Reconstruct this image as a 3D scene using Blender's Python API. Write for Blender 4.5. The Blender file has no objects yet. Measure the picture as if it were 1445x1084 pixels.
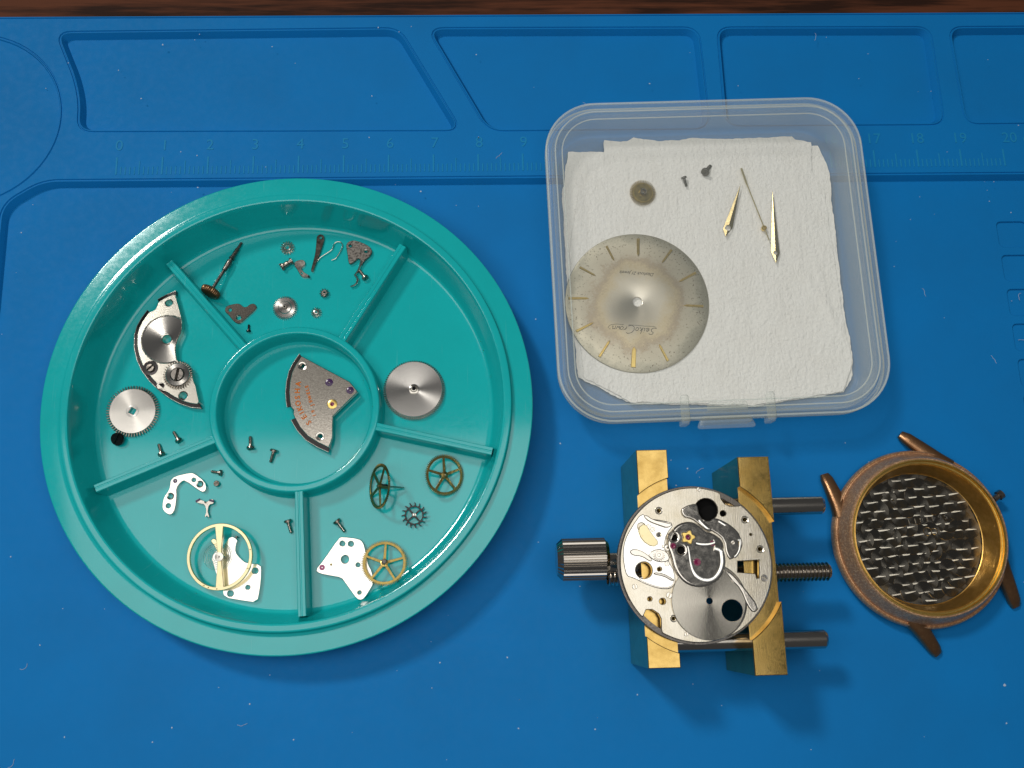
import bpy, math, random
from mathutils import Vector, Matrix, Euler, noise
from mathutils.geometry import tessellate_polygon
random.seed(7)
PI = math.pi
sc = bpy.context.scene
COL = sc.collection

# ------------------------------------------------------------------ camera, world, lamps (1 unit = 1 cm)
CAM_LOC = Vector((7.9364, -9.7172, 19.8127))
CAM_ROT = (Matrix.Rotation(-.0183, 3, 'Z') @ Matrix.Rotation(.2406, 3, 'X') @ Matrix.Rotation(-.0298, 3, 'Y'))
cam = bpy.data.cameras.new('camera')
cam_o = bpy.data.objects.new('camera', cam)
COL.objects.link(cam_o)
cam_o.matrix_world = Matrix.Translation(CAM_LOC) @ CAM_ROT.to_4x4()
cam.sensor_width = 36
cam.lens = 1350 / 1445 * 36
cam.clip_start = .5
cam.clip_end = 500
sc.camera = cam_o

w = bpy.data.worlds.new('World')
sc.world = w
w.use_nodes = True
w.node_tree.nodes['Background'].inputs[0].default_value = (.93, .96, 1, 1)
w.node_tree.nodes['Background'].inputs[1].default_value = .07

def area_lamp(name, loc, aim, sx, sy, power, col):
    l = bpy.data.lights.new(name, 'AREA')
    l.shape = 'RECTANGLE'
    l.size, l.size_y, l.energy, l.color = sx, sy, power, col
    o = bpy.data.objects.new(name, l)
    COL.objects.link(o)
    o.location = loc
    o.rotation_euler = (Vector(aim) - Vector(loc)).to_track_quat('-Z', 'Y').to_euler()
    return o
area_lamp('bench_lamp', (-102, 106, 196), (6, -5, 0), 30, 30, 235000, (1, .97, .92))
# overhead panel light: five nested lamps, added so its glare fades towards the edges
for k in range(5):
    x0, x1, y0, y1 = -9.2 - .9 * k, 16.2 + .8 * k, -12.6 - .5 * k, -7.6 + 1.7 * k
    c = ((x0 + x1) / 2, (y0 + y1) / 2)
    area_lamp('ceiling_panel', (*c, 28), (*c, 0), x1 - x0, y1 - y0, PI * (x1 - x0) * (y1 - y0) * 1.42, (1, .98, .94))

sc.view_settings.view_transform = 'Standard'
sc.view_settings.look = 'None'
sc.view_settings.exposure = 0
sc.view_settings.gamma = 1

# pixel of the measuring grid -> point on the level z (the plane the thing lies on)
def P(x, y, z=0.):
    d = CAM_ROT @ Vector(((x - 722.5) / 1350, -(y - 542) / 1350, -1))
    t = (z - CAM_LOC.z) / d.z
    return CAM_LOC + t * d
BOX_TILT = math.radians(1.8)
BOX_PIV = Vector((12.9, -5.65, 0))
BOX_R = Matrix.Rotation(BOX_TILT, 3, 'X')
def PB(x, y, z=0.):
    """same on the tilted floor of the box, returned as if the box lay level"""
    d = CAM_ROT @ Vector(((x - 722.5) / 1350, -(y - 542) / 1350, -1))
    n = BOX_R @ Vector((0, 0, 1)); q = BOX_PIV + n * z
    t = (q - CAM_LOC).dot(n) / d.dot(n)
    return BOX_PIV + BOX_R.transposed() @ (CAM_LOC + t * d - BOX_PIV)
class Zoom:
    def __init__(s, x0, y0, k): s.x0, s.y0, s.k = x0, y0, k
    def px(s, p): return (s.x0 + p[0] / s.k, s.y0 + p[1] / s.k)
    def at(s, p, z): q = s.px(p); return (PB if s.tilted else P)(q[0], q[1], z)
    def poly(s, pts, z): return [s.at(p, z).to_2d() for p in pts]
    tilted = False
    def rad(s, r): return r / s.k / 69.5

# ------------------------------------------------------------------ materials
def nodes_of(m):
    m.use_nodes = True
    nt = m.node_tree
    return nt, nt.nodes, nt.links, nt.nodes['Principled BSDF']
def mat(name, base, metal=0., rough=.5, spec=.5, bump=None, var=None, rvar=None, spin=None, brushed=None, aniso=.75, coat=0., stretch=(1, 1, 1), ior=1.5, ringbump=.06, scratch=False):
    """bump=(scale,strength); var=(scale,colour2,lo,hi); rvar=(scale,lo,hi); spin='ring'|'ray' circular grain; brushed=(axis,scale,strength)"""
    m = bpy.data.materials.new(name)
    nt, N, L, b = nodes_of(m)
    b.inputs['Base Color'].default_value = (*base, 1)
    b.inputs['Metallic'].default_value = metal
    b.inputs['Roughness'].default_value = rough
    b.inputs['Specular IOR Level'].default_value = spec
    b.inputs['IOR'].default_value = ior
    b.inputs['Coat Weight'].default_value = coat
    tc = N.new('ShaderNodeTexCoord')
    def noise_node(scale, detail=4, rough_=.6, st=(1, 1, 1)):
        mp = N.new('ShaderNodeMapping')
        mp.inputs['Scale'].default_value = st
        L.new(tc.outputs['Object'], mp.inputs['Vector'])
        n = N.new('ShaderNodeTexNoise')
        n.inputs['Scale'].default_value = scale
        n.inputs['Detail'].default_value = detail
        n.inputs['Roughness'].default_value = rough_
        L.new(mp.outputs[0], n.inputs['Vector'])
        return n
    def rng(src, lo, hi, a, c):
        r = N.new('ShaderNodeMapRange')
        r.inputs[1].default_value, r.inputs[2].default_value = lo, hi
        r.inputs[3].default_value, r.inputs[4].default_value = a, c
        L.new(src, r.inputs[0])
        return r.outputs[0]
    if var:
        n = noise_node(var[0], st=stretch)
        mx = N.new('ShaderNodeMix'); mx.data_type = 'RGBA'
        mx.inputs['A'].default_value = (*base, 1); mx.inputs['B'].default_value = (*var[1], 1)
        L.new(rng(n.outputs[0], var[2], var[3], 0, 1), mx.inputs['Factor'])
        L.new(mx.outputs['Result'], b.inputs['Base Color'])
    if rvar:
        n = noise_node(rvar[0], 5)
        L.new(rng(n.outputs[0], .35, .65, rvar[1], rvar[2]), b.inputs['Roughness'])
    if scratch:
        # hairline scuffs in two directions: rougher, slightly paler threads
        acc = None
        for ang, off in ((.5, 0), (-.9, 7), (1.9, 13)):
            mp = N.new('ShaderNodeMapping'); mp.inputs['Rotation'].default_value = (0, 0, ang); mp.inputs['Scale'].default_value = (26, .7, 1); mp.inputs['Location'].default_value = (off, off, 0)
            L.new(tc.outputs['Object'], mp.inputs['Vector'])
            n = N.new('ShaderNodeTexNoise'); n.inputs['Scale'].default_value = 1.; n.inputs['Detail'].default_value = 3; n.inputs['Distortion'].default_value = .25
            L.new(mp.outputs[0], n.inputs['Vector'])
            v = rng(n.outputs[0], .70, .74, 0, 1)
            if acc is None: acc = v
            else:
                mxm = N.new('ShaderNodeMath'); mxm.operation = 'MAXIMUM'; L.new(acc, mxm.inputs[0]); L.new(v, mxm.inputs[1]); acc = mxm.outputs[0]
        src = b.inputs['Roughness'].links[0].from_socket
        ad = N.new('ShaderNodeMath'); ad.operation = 'MULTIPLY_ADD'; ad.inputs[1].default_value = .035
        L.new(acc, ad.inputs[0]); L.new(src, ad.inputs[2]); L.new(ad.outputs[0], b.inputs['Roughness'])
        csrc = b.inputs['Base Color'].links[0].from_socket
        mc_ = N.new('ShaderNodeMix'); mc_.data_type = 'RGBA'; mc_.inputs['B'].default_value = (.10, .46, .46, 1)
        mf = N.new('ShaderNodeMath'); mf.operation = 'MULTIPLY'; mf.inputs[1].default_value = .22
        L.new(acc, mf.inputs[0]); L.new(mf.outputs[0], mc_.inputs['Factor']); L.new(csrc, mc_.inputs['A']); L.new(mc_.outputs['Result'], b.inputs['Base Color'])
    last = None
    def add_bump(src, strength, dist):
        nonlocal last
        bp = N.new('ShaderNodeBump')
        bp.inputs['Strength'].default_value = strength
        bp.inputs['Distance'].default_value = dist
        L.new(src, bp.inputs['Height'])
        if last: L.new(last, bp.inputs['Normal'])
        last = bp.outputs[0]
    if bump:
        add_bump(noise_node(bump[0], 6).outputs[0], bump[1], bump[2] if len(bump) > 2 else .01)
    if brushed:
        st = {'x': (.06, 1, 1), 'y': (1, .06, 1), 'z': (1, 1, .06)}[brushed[0]]
        nb = noise_node(brushed[1], 3, .7, st)
        add_bump(nb.outputs[0], brushed[2], .004)
    if spin in ('x', 'y'):
        cb = N.new('ShaderNodeCombineXYZ'); cb.inputs[0].default_value, cb.inputs[1].default_value = (1, 0) if spin == 'x' else (0, 1)
        vt = N.new('ShaderNodeVectorTransform'); vt.vector_type = 'VECTOR'; vt.convert_from = 'OBJECT'; vt.convert_to = 'WORLD'
        L.new(cb.outputs[0], vt.inputs[0]); L.new(vt.outputs[0], b.inputs['Tangent'])
        b.inputs['Anisotropic'].default_value = aniso
    elif spin:
        sx = N.new('ShaderNodeSeparateXYZ'); L.new(tc.outputs['Object'], sx.inputs[0])
        cb = N.new('ShaderNodeCombineXYZ')
        if spin == 'ray':
            ng = N.new('ShaderNodeMath'); ng.operation = 'MULTIPLY'; ng.inputs[1].default_value = -1
            L.new(sx.outputs[1], ng.inputs[0]); L.new(ng.outputs[0], cb.inputs[0]); L.new(sx.outputs[0], cb.inputs[1])
        else:
            L.new(sx.outputs[0], cb.inputs[0]); L.new(sx.outputs[1], cb.inputs[1])
        vt = N.new('ShaderNodeVectorTransform'); vt.vector_type = 'VECTOR'; vt.convert_from = 'OBJECT'; vt.convert_to = 'WORLD'
        L.new(cb.outputs[0], vt.inputs[0])
        nv = N.new('ShaderNodeVectorMath'); nv.operation = 'NORMALIZE'; L.new(vt.outputs[0], nv.inputs[0])
        L.new(nv.outputs[0], b.inputs['Tangent'])
        b.inputs['Anisotropic'].default_value = aniso
        # fine turning lines
        ln = N.new('ShaderNodeVectorMath'); ln.operation = 'LENGTH'
        c2 = N.new('ShaderNodeCombineXYZ'); L.new(sx.outputs[0], c2.inputs[0]); L.new(sx.outputs[1], c2.inputs[1])
        L.new(c2.outputs[0], ln.inputs[0])
        if spin == 'ring':
            nz = N.new('ShaderNodeTexNoise'); nz.noise_dimensions = '1D'; nz.inputs['Scale'].default_value = 55 if ringbump < .1 else 110; nz.inputs['Detail'].default_value = 3
            L.new(ln.outputs['Value'], nz.inputs['W'])
            add_bump(nz.outputs[0], ringbump, .004)
    if last: L.new(last, b.inputs['Normal'])
    return m

M = {}
M['mat'] = mat('blue_silicone', (.005, .17, .47), rough=.58, spec=.08, bump=(60, .04, .01), var=(.35, (.006, .156, .425), .4, .7), rvar=(6, .5, .62))
M['ruler'] = mat('ruler_ink', (.012, .215, .45), rough=.55, spec=.1)
M['tray'] = mat('teal_plastic', (.005, .39, .40), rough=.10, spec=.5, ior=1.72, var=(1.2, (.005, .37, .378), .4, .7), rvar=(14, .085, .125), scratch=True)
M['wood'] = mat('walnut', (.10, .032, .014), rough=.7, spec=.15, var=(3.2, (.022, .008, .004), .38, .62), stretch=(.12, 1.6, 1), bump=(30, .1))
STEEL = (.72, .68, .61)
M['steel'] = mat('steel', STEEL, 1, .20, bump=(60, .08, .006), rvar=(9, .12, .2))
M['steel_soft'] = mat('satin_steel', (.60, .56, .50), 1, .28, bump=(38, .22, .01), rvar=(14, .18, .28))
M['satin_rod'] = mat('turned_steel', (.50, .46, .41), 1, .17)
M['satin_dark'] = mat('dull_steel', (.40, .36, .30), 1, .14, bump=(30, .06, .006), rvar=(9, .1, .2), var=(7, (.22, .19, .16), .4, .65))
M['plate_grey'] = mat('dull_grey_steel', (.44, .40, .34), 1, .14, bump=(45, .12, .006), var=(34, (.33, .29, .25), .4, .65))
M['grained'] = mat('grained_steel', (.66, .61, .53), 1, .19, bump=(26, .07, .012), var=(30, (.50, .45, .39), .4, .65))
M['brushed'] = mat('brushed_steel', (.68, .63, .53), 1, .19, brushed=('y', 70, .30), spin='x', aniso=.55, var=(3, (.60, .54, .42), .4, .7))
M['brushed_x'] = mat('brushed_steel_across', (.74, .70, .61), 1, .2, brushed=('x', 90, .10), spin='y', aniso=.8)
M['spun'] = mat('spun_steel', (.76, .72, .66), 1, .14, spin='ring', aniso=.85)
M['spun_cover'] = mat('spun_cover', (.62, .58, .50), 1, .18, spin='ring', aniso=.92, bump=(24, .08, .006))
M['spun_soft'] = mat('spun_satin_steel', (.66, .63, .59), 1, .2, spin='ring', aniso=.8)
M['polish'] = mat('polished_nickel', (.78, .73, .65), 1, .12, bump=(7, .06, .02), rvar=(11, .08, .16))
M['mirror'] = mat('bright_nickel', (.92, .90, .84), 1, .16, bump=(30, .05, .01))
M['dark'] = mat('dark_steel', (.17, .155, .14), 1, .30, bump=(40, .15, .008), rvar=(20, .2, .45))
M['blued'] = mat('black_steel', (.045, .042, .042), 1, .25)
M['gunmetal'] = mat('gunmetal', (.34, .30, .26), 1, .25, bump=(50, .1, .006), rvar=(12, .18, .36))
M['brass'] = mat('brass', (.66, .45, .15), 1, .13, brushed=('y', 110, .10), rvar=(5, .11, .19), var=(2.5, (.50, .32, .09), .4, .7))
M['brass_gold'] = mat('gilt_brass', (.88, .64, .20), 1, .28, bump=(30, .08, .006), var=(14, (.70, .44, .11), .5, .75))
M['pale_gold'] = mat('pale_gilt', (.92, .80, .48), 1, .33, bump=(30, .05, .006), var=(10, (.8, .55, .2), .6, .8))
M['handgold'] = mat('dull_hand_gilt', (.46, .37, .19), 1, .30, bump=(40, .12, .006), var=(16, (.32, .25, .12), .4, .7))
M['olive'] = mat('shaded_olive_brass', (.33, .25, .085), 1, .40, bump=(40, .15, .006), var=(16, (.17, .13, .05), .4, .7))  # dark olive brass: shade on the tilted wheels is in the colour
M['oldbrass'] = mat('old_brass', (.55, .40, .13), 1, .36, bump=(40, .12, .006), var=(16, (.36, .26, .08), .4, .7))
M['bronze'] = mat('worn_bronze', (.44, .25, .14), .65, .36, bump=(34, .25, .012), var=(26, (.72, .47, .26), .47, .66), rvar=(20, .28, .55))
M['bronze_dark'] = mat('dark_bronze', (.28, .15, .075), .9, .3, bump=(30, .3, .012), var=(14, (.36, .2, .1), .5, .75))
M['casegold'] = mat('case_gilt', (.62, .37, .095), 1, .38, bump=(24, .2, .01), var=(9, (.75, .47, .15), .4, .7))
M['case_black'] = mat('gasket_black', (.012, .011, .010), 0, .35)
M['back'] = mat('caseback_steel', (.20, .185, .16), 1, .30, bump=(25, .2, .01), var=(3.0, (.30, .22, .12), .52, .72), rvar=(10, .22, .4))
M['spot_glint'] = mat('pearled_glint', (.92, .86, .72), 1, .36, spin='x', aniso=.95)
M['spot'] = mat('pearled_steel', (.24, .22, .185), 1, .2, spin='ring', aniso=.9, var=(2.0, (.42, .31, .17), .55, .75))
M['crownb'] = mat('crown_bronze', (.20, .11, .055), .9, .32, bump=(30, .2))
M['ruby'] = mat('ruby', (.16, .008, .05), 0, .18)
M['garnet'] = mat('dark_ruby', (.045, .016, .075), 0, .22)
M['pinkruby'] = mat('pink_ruby', (.36, .05, .17), 0, .2)
M['pit'] = mat('hole_shade_black', (.006, .006, .006), 0, .8, .05)  # near-black colour standing for shade down the holes
M['orange'] = mat('orange_fill', (.50, .13, .012), 0, .8, .1)
M['print'] = mat('print_black', (.02, .018, .015), 0, .5)
M['dust'] = mat('dust_white', (.36, .46, .60), 0, .8)

def plastic():
    m = bpy.data.materials.new('frosted_clear_plastic')
    nt, N, L, b = nodes_of(m)
    b.inputs['Base Color'].default_value = (.66, .71, .67, 1)
    b.inputs['Roughness'].default_value = .16
    b.inputs['Specular IOR Level'].default_value = .5
    tr = N.new('ShaderNodeBsdfTransparent'); tr.inputs[0].default_value = (.985, .99, .985, 1)
    mx = N.new('ShaderNodeMixShader')
    lw = N.new('ShaderNodeLayerWeight'); lw.inputs[0].default_value = .35
    r = N.new('ShaderNodeMapRange')
    r.inputs[1].default_value, r.inputs[2].default_value, r.inputs[3].default_value, r.inputs[4].default_value = 0, 1, .085, .46
    L.new(lw.outputs['Facing'], r.inputs[0])
    L.new(r.outputs[0], mx.inputs[0]); L.new(tr.outputs[0], mx.inputs[1]); L.new(b.outputs[0], mx.inputs[2])
    L.new(mx.outputs[0], N['Material Output'].inputs[0])
    return m
M['plastic'] = plastic()

def plastic_edge():
    m = M['plastic'].copy(); m.name = 'clear_plastic_edge'
    for n in m.node_tree.nodes:
        if n.type == 'MAP_RANGE': n.inputs[3].default_value, n.inputs[4].default_value = .30, .6
    return m
M['plastic_edge'] = plastic_edge()

def tissue():
    m = mat('tissue_paper', (.87, .855, .82), 0, .95, .1, var=(1.6, (.84, .82, .78), .4, .7))
    nt, N, L, b = nodes_of(m)
    tc = N.new('ShaderNodeTexCoord'); mp = N.new('ShaderNodeMapping'); mp.inputs['Scale'].default_value = (11, 3.2, 4)
    L.new(tc.outputs['Object'], mp.inputs[0])
    n = N.new('ShaderNodeTexNoise'); n.inputs['Scale'].default_value = 1.; n.inputs['Detail'].default_value = 6; n.inputs['Roughness'].default_value = .68
    L.new(mp.outputs[0], n.inputs['Vector'])
    n2 = N.new('ShaderNodeTexNoise'); n2.inputs['Scale'].default_value = 14; n2.inputs['Detail'].default_value = 4
    L.new(tc.outputs['Object'], n2.inputs['Vector'])
    ad = N.new('ShaderNodeMath'); ad.operation = 'ADD'; L.new(n.outputs[0], ad.inputs[0]); L.new(n2.outputs[0], ad.inputs[1])
    bp = N.new('ShaderNodeBump'); bp.inputs['Strength'].default_value = .7; bp.inputs['Distance'].default_value = .06
    L.new(ad.outputs[0], bp.inputs['Height']); L.new(bp.outputs[0], b.inputs['Normal'])
    return m
M['tissue'] = tissue()

def dial_mat():
    m = mat('aged_dial', (.56, .50, .40), .85, .3, spin='ray', aniso=.72)
    nt, N, L, b = nodes_of(m)
    tc = N.new('ShaderNodeTexCoord')
    ln = N.new('ShaderNodeVectorMath'); ln.operation = 'LENGTH'; L.new(tc.outputs['Object'], ln.inputs[0])
    n = N.new('ShaderNodeTexNoise'); n.inputs['Scale'].default_value = 1.25; n.inputs['Detail'].default_value = 7; n.inputs['Roughness'].default_value = .62
    L.new(tc.outputs['Object'], n.inputs['Vector'])
    n3 = N.new('ShaderNodeTexNoise'); n3.inputs['Scale'].default_value = 22; n3.inputs['Detail'].default_value = 5; n3.inputs['Roughness'].default_value = .8
    L.new(tc.outputs['Object'], n3.inputs['Vector'])
    ma = N.new('ShaderNodeMath'); ma.operation = 'MULTIPLY_ADD'; ma.inputs[1].default_value = 1.0
    L.new(n.outputs[0], ma.inputs[0]); L.new(ln.outputs['Value'], ma.inputs[2])
    mb = N.new('ShaderNodeMath'); mb.operation = 'MULTIPLY_ADD'; mb.inputs[1].default_value = .45
    L.new(n3.outputs[0], mb.inputs[0]); L.new(ma.outputs[0], mb.inputs[2])
    cr = N.new('ShaderNodeValToRGB')
    r = N.new('ShaderNodeMapRange'); r.inputs[1].default_value = .7; r.inputs[2].default_value = 2.3
    L.new(mb.outputs[0], r.inputs[0]); L.new(r.outputs[0], cr.inputs[0])
    e = cr.color_ramp.elements
    e[0].position, e[0].color = .0, (.74, .69, .59, 1)
    e[1].position, e[1].color = .95, (.44, .41, .32, 1)
    for p, c in ((.36, (.72, .65, .52, 1)), (.52, (.66, .55, .36, 1)), (.62, (.48, .39, .28, 1)), (.70, (.58, .52, .40, 1)), (.84, (.60, .55, .43, 1))):
        x = e.new(p); x.color = c
    n4 = N.new('ShaderNodeTexNoise'); n4.inputs['Scale'].default_value = 26; n4.inputs['Detail'].default_value = 3
    L.new(tc.outputs['Object'], n4.inputs['Vector'])
    sp = N.new('ShaderNodeMapRange'); sp.inputs[1].default_value, sp.inputs[2].default_value = .62, .67
    L.new(n4.outputs[0], sp.inputs[0])
    ed = N.new('ShaderNodeMapRange'); ed.inputs[1].default_value, ed.inputs[2].default_value = .7, 1.5
    L.new(ln.outputs['Value'], ed.inputs[0])
    sm = N.new('ShaderNodeMath'); sm.operation = 'MULTIPLY'; L.new(sp.outputs[0], sm.inputs[0]); L.new(ed.outputs[0], sm.inputs[1])
    dm = N.new('ShaderNodeMix'); dm.data_type = 'RGBA'; dm.inputs['B'].default_value = (.16, .13, .09, 1)
    L.new(sm.outputs[0], dm.inputs['Factor']); L.new(cr.outputs[0], dm.inputs['A'])
    L.new(dm.outputs['Result'], b.inputs['Base Color'])
    r2 = N.new('ShaderNodeMapRange'); r2.inputs[1].default_value = .9; r2.inputs[2].default_value = 1.9; r2.inputs[3].default_value = .28; r2.inputs[4].default_value = .48
    L.new(mb.outputs[0], r2.inputs[0]); L.new(r2.outputs[0], b.inputs['Roughness'])
    b.inputs['Anisotropic'].default_value = .5
    return m
M['dial'] = dial_mat()

# ------------------------------------------------------------------ mesh helpers
def ccw(pts):
    a = sum(p[0] * q[1] - q[0] * p[1] for p, q in zip(pts, pts[1:] + pts[:1]))
    return pts if a > 0 else pts[::-1]
def clean(pts, eps=1e-5):
    out = []
    for p in pts:
        if not out or (abs(p[0] - out[-1][0]) > eps or abs(p[1] - out[-1][1]) > eps): out.append((p[0], p[1]))
    if len(out) > 1 and abs(out[0][0] - out[-1][0]) < eps and abs(out[0][1] - out[-1][1]) < eps: out.pop()
    return out
def inset(pts, d):
    n = len(pts); out = []
    for i in range(n):
        p0, p1, p2 = Vector(pts[i - 1]), Vector(pts[i]), Vector(pts[(i + 1) % n])
        a = (p1 - p0).normalized(); b = (p2 - p1).normalized()
        na, nb = Vector((-a.y, a.x)), Vector((-b.y, b.x))
        k = na + nb
        if k.length < 1e-4: k = na.copy()
        k.normalize()
        c = max(.45, k.dot(na))
        q = p1 + k * (d / c)
        out.append((q.x, q.y))
    return out
def circle(cx, cy, r, n=24, a0=0):
    return [(cx + r * math.cos(a0 + 2 * PI * i / n), cy + r * math.sin(a0 + 2 * PI * i / n)) for i in range(n)]
def arc(cx, cy, r, a0, a1, n=12):
    return [(cx + r * math.cos(a0 + (a1 - a0) * i / n), cy + r * math.sin(a0 + (a1 - a0) * i / n)) for i in range(n + 1)]
def rounded(pts, rr, n=6):
    pts = ccw(clean(pts)); out = []
    m = len(pts)
    for i in range(m):
        r = rr[i] if isinstance(rr, (list, tuple)) else rr
        p0, p1, p2 = Vector(pts[i - 1]), Vector(pts[i]), Vector(pts[(i + 1) % m])
        a, b = (p0 - p1), (p2 - p1)
        r = min(r, a.length * .48, b.length * .48)
        s, e = p1 + a.normalized() * r, p1 + b.normalized() * r
        for k in range(n + 1):
            t = k / n
            q = s * (1 - t) ** 2 + p1 * 2 * t * (1 - t) + e * t * t
            out.append((q.x, q.y))
    return clean(out)
def smooth_poly(pts, it=2):
    pts = [Vector((p[0], p[1])) for p in pts]
    for _ in range(it):
        q = []
        for i in range(len(pts)):
            a, b = pts[i], pts[(i + 1) % len(pts)]
            q += [a * .75 + b * .25, a * .25 + b * .75]
        pts = q
    return [(p.x, p.y) for p in pts]
def gear(n, rr, rt, frac=.5, slant=0.):
    out = []
    for i in range(n):
        a = 2 * PI * i / n; s = 2 * PI / n
        out += [(rr * math.cos(a), rr * math.sin(a)), (rr * math.cos(a + s * (1 - frac)), rr * math.sin(a + s * (1 - frac))),
                (rt * math.cos(a + s * (1 - frac * .8 + slant)), rt * math.sin(a + s * (1 - frac * .8 + slant))),
                (rt * math.cos(a + s * (1 - frac * .2 + slant)), rt * math.sin(a + s * (1 - frac * .2 + slant)))]
    return out

class MB:
    def __init__(s): s.v, s.f, s.m = [], [], []
    def add(s, vs, fs, T=None, mi=0):
        k = len(s.v)
        s.v += [tuple(T @ Vector(v)) if T is not None else tuple(v) for v in vs]
        s.f += [tuple(i + k for i in f) for f in fs]
        s.m += [mi] * len(fs)
        return s
    def plate(s, outer, z0, z1, holes=(), bev=.004, T=None, mi=0, zf=None, rnd=0, side=None):
        loops = [ccw(clean(outer))] + [ccw(clean(h))[::-1] for h in holes]
        vs, fs = [], []
        tops = []
        for lp in loops:
            k = len(vs); n = len(lp)
            ins = inset(lp, bev) if bev else lp
            rings = [[(x, y, z0) for x, y in lp], [(x, y, z1 - bev) for x, y in lp]]
            for q in range(1, rnd + 1):
                an = PI / 2 * q / (rnd + 1)
                rings.append([(x, y, z1 - bev + bev * math.sin(an)) for x, y in inset(lp, bev * (1 - math.cos(an)))])
            if bev: rings.append([(x, y, z1) for x, y in ins])
            if rnd:
                ins = inset(lp, bev * 1.5)
                rings.append([(x, y, z1) for x, y in ins])
            for r in rings: vs += r
            for j in range(len(rings) - 1):
                for i in range(n):
                    a, b = k + j * n + i, k + j * n + (i + 1) % n
                    fs.append((a, b, b + n, a + n))
            tops.append((k + (len(rings) - 1) * n, k, n, ins, lp))
        nside = len(fs)
        flat = [t[0] + i for t in tops for i in range(t[2])]
        flat0 = [t[1] + i for t in tops for i in range(t[2])]
        tri = tessellate_polygon([[Vector((x, y, 0)) for x, y in t[3]] for t in tops])
        for a, b, c in tri:
            va, vb, vc = Vector(vs[flat[a]]), Vector(vs[flat[b]]), Vector(vs[flat[c]])
            if (vb - va).cross(vc - va).z < 0: b, c = c, b
            fs.append((flat[a], flat[b], flat[c]))
            fs.append((flat0[a], flat0[c], flat0[b]))
        if zf: vs = [(x, y, z + zf(x, y)) for x, y, z in vs]
        k0 = len(s.f); s.add(vs, fs, T, mi)
        if side is not None:
            for q in range(nside): s.m[k0 + q] = side
        return s
    def lathe(s, prof, n=32, T=None, mi=0, close=False, rmod=None):
        vs, fs = [], []
        m = len(prof)
        for i in range(n):
            a = 2 * PI * i / n
            for j, (r, z) in enumerate(prof):
                q = r * (rmod(i, j) if rmod else 1)
                vs.append((q * math.cos(a), q * math.sin(a), z))
        for i in range(n):
            for j in range(m if close else m - 1):
                a, b = i * m + j, ((i + 1) % n) * m + j
                c, d = ((i + 1) % n) * m + (j + 1) % m, i * m + (j + 1) % m
                fs.append((a, b, c, d))
        return s.add(vs, fs, T, mi)
    def tube(s, path, r, n=8, T=None, mi=0, flat=1.):
        path = [Vector(p) for p in path]; vs, fs = [], []
        up = Vector((0, 0, 1))
        for i, p in enumerate(path):
            d = (path[min(i + 1, len(path) - 1)] - path[max(i - 1, 0)]).normalized()
            u = d.cross(up)
            if u.length < 1e-4: u = Vector((1, 0, 0))
            u.normalize(); v = u.cross(d)
            q = r[i] if isinstance(r, (list, tuple)) else r
            for k in range(n):
                a = 2 * PI * k / n
                vs.append(p + u * (q * math.cos(a)) + v * (q * flat * math.sin(a)))
        for i in range(len(path) - 1):
            for k in range(n):
                fs.append((i * n + k, i * n + (k + 1) % n, (i + 1) * n + (k + 1) % n, (i + 1) * n + k))
        fs.append(tuple(range(n))[::-1]); fs.append(tuple((len(path) - 1) * n + k for k in range(n)))
        return s.add(vs, fs, T, mi)
    def ball(s, c, r, T=None, mi=0, n=12, m=7, sq=1.):
        prof = [(max(1e-5, r * math.sin(PI * j / m)), -r * sq * math.cos(PI * j / m)) for j in range(m + 1)]
        X = Matrix.Translation(c)
        return s.lathe(prof, n, (T @ X) if T is not None else X, mi)
    def build(s, name, ma, parent=None, org=(0, 0, 0), pos=None, smooth=True, angle=32, **kw):
        """vertices are given relative to org (the thing's base); pos = own origin of the part inside the thing"""
        me = bpy.data.meshes.new(name)
        o0 = Vector(org) + (Vector(pos) if pos is not None else Vector((0, 0, 0)))
        me.from_pydata([tuple(Vector(v) - o0) for v in s.v], [], s.f)
        me.update()
        for x in (ma if isinstance(ma, (list, tuple)) else [ma]): me.materials.append(M[x] if isinstance(x, str) else x)
        if max(s.m, default=0): me.polygons.foreach_set('material_index', s.m)
        if smooth:
            me.polygons.foreach_set('use_smooth', [True] * len(me.polygons))
            me.set_sharp_from_angle(angle=math.radians(angle))
        o = bpy.data.objects.new(name, me)
        COL.objects.link(o)
        if parent: o.parent = parent
        if pos is not None: o.location = pos
        elif not parent: o.location = org
        for k, v in kw.items(): o[k] = v
        return o

def thing(name, label, cat, loc=(0, 0, 0), rot=(0, 0, 0), group=None):
    o = bpy.data.objects.new(name, None)
    COL.objects.link(o)
    o.empty_display_size = .1
    o.location = loc; o.rotation_euler = rot
    o['label'] = label; o['category'] = cat
    if group: o['group'] = group
    return o
def copy_thing(src, label, loc, rot, scale=None):
    r = src.copy(); COL.objects.link(r)
    r.location = loc; r.rotation_euler = rot; r['label'] = label
    if scale: r.scale = (scale,) * 3
    for ch in list(src.children):
        c = ch.copy(); COL.objects.link(c); c.parent = r
        for g in ch.children:
            d = g.copy(); COL.objects.link(d); d.parent = c
    return r
def text_mesh(txt, size, T, mb, shear=0., depth=.004, spacing=1., offset=0.):
    cu = bpy.data.curves.new('t', 'FONT')
    cu.body = txt; cu.size = size; cu.shear = shear; cu.extrude = depth / 2; cu.align_x = 'CENTER'; cu.align_y = 'CENTER'; cu.space_character = spacing
    cu.resolution_u = 3; cu.offset = offset
    o = bpy.data.objects.new('t', cu)
    me = bpy.data.meshes.new_from_object(o)
    mb.add([v.co[:] for v in me.vertices], [tuple(p.vertices) for p in me.polygons], T)
    bpy.data.objects.remove(o); bpy.data.meshes.remove(me); bpy.data.curves.remove(cu)
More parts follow.
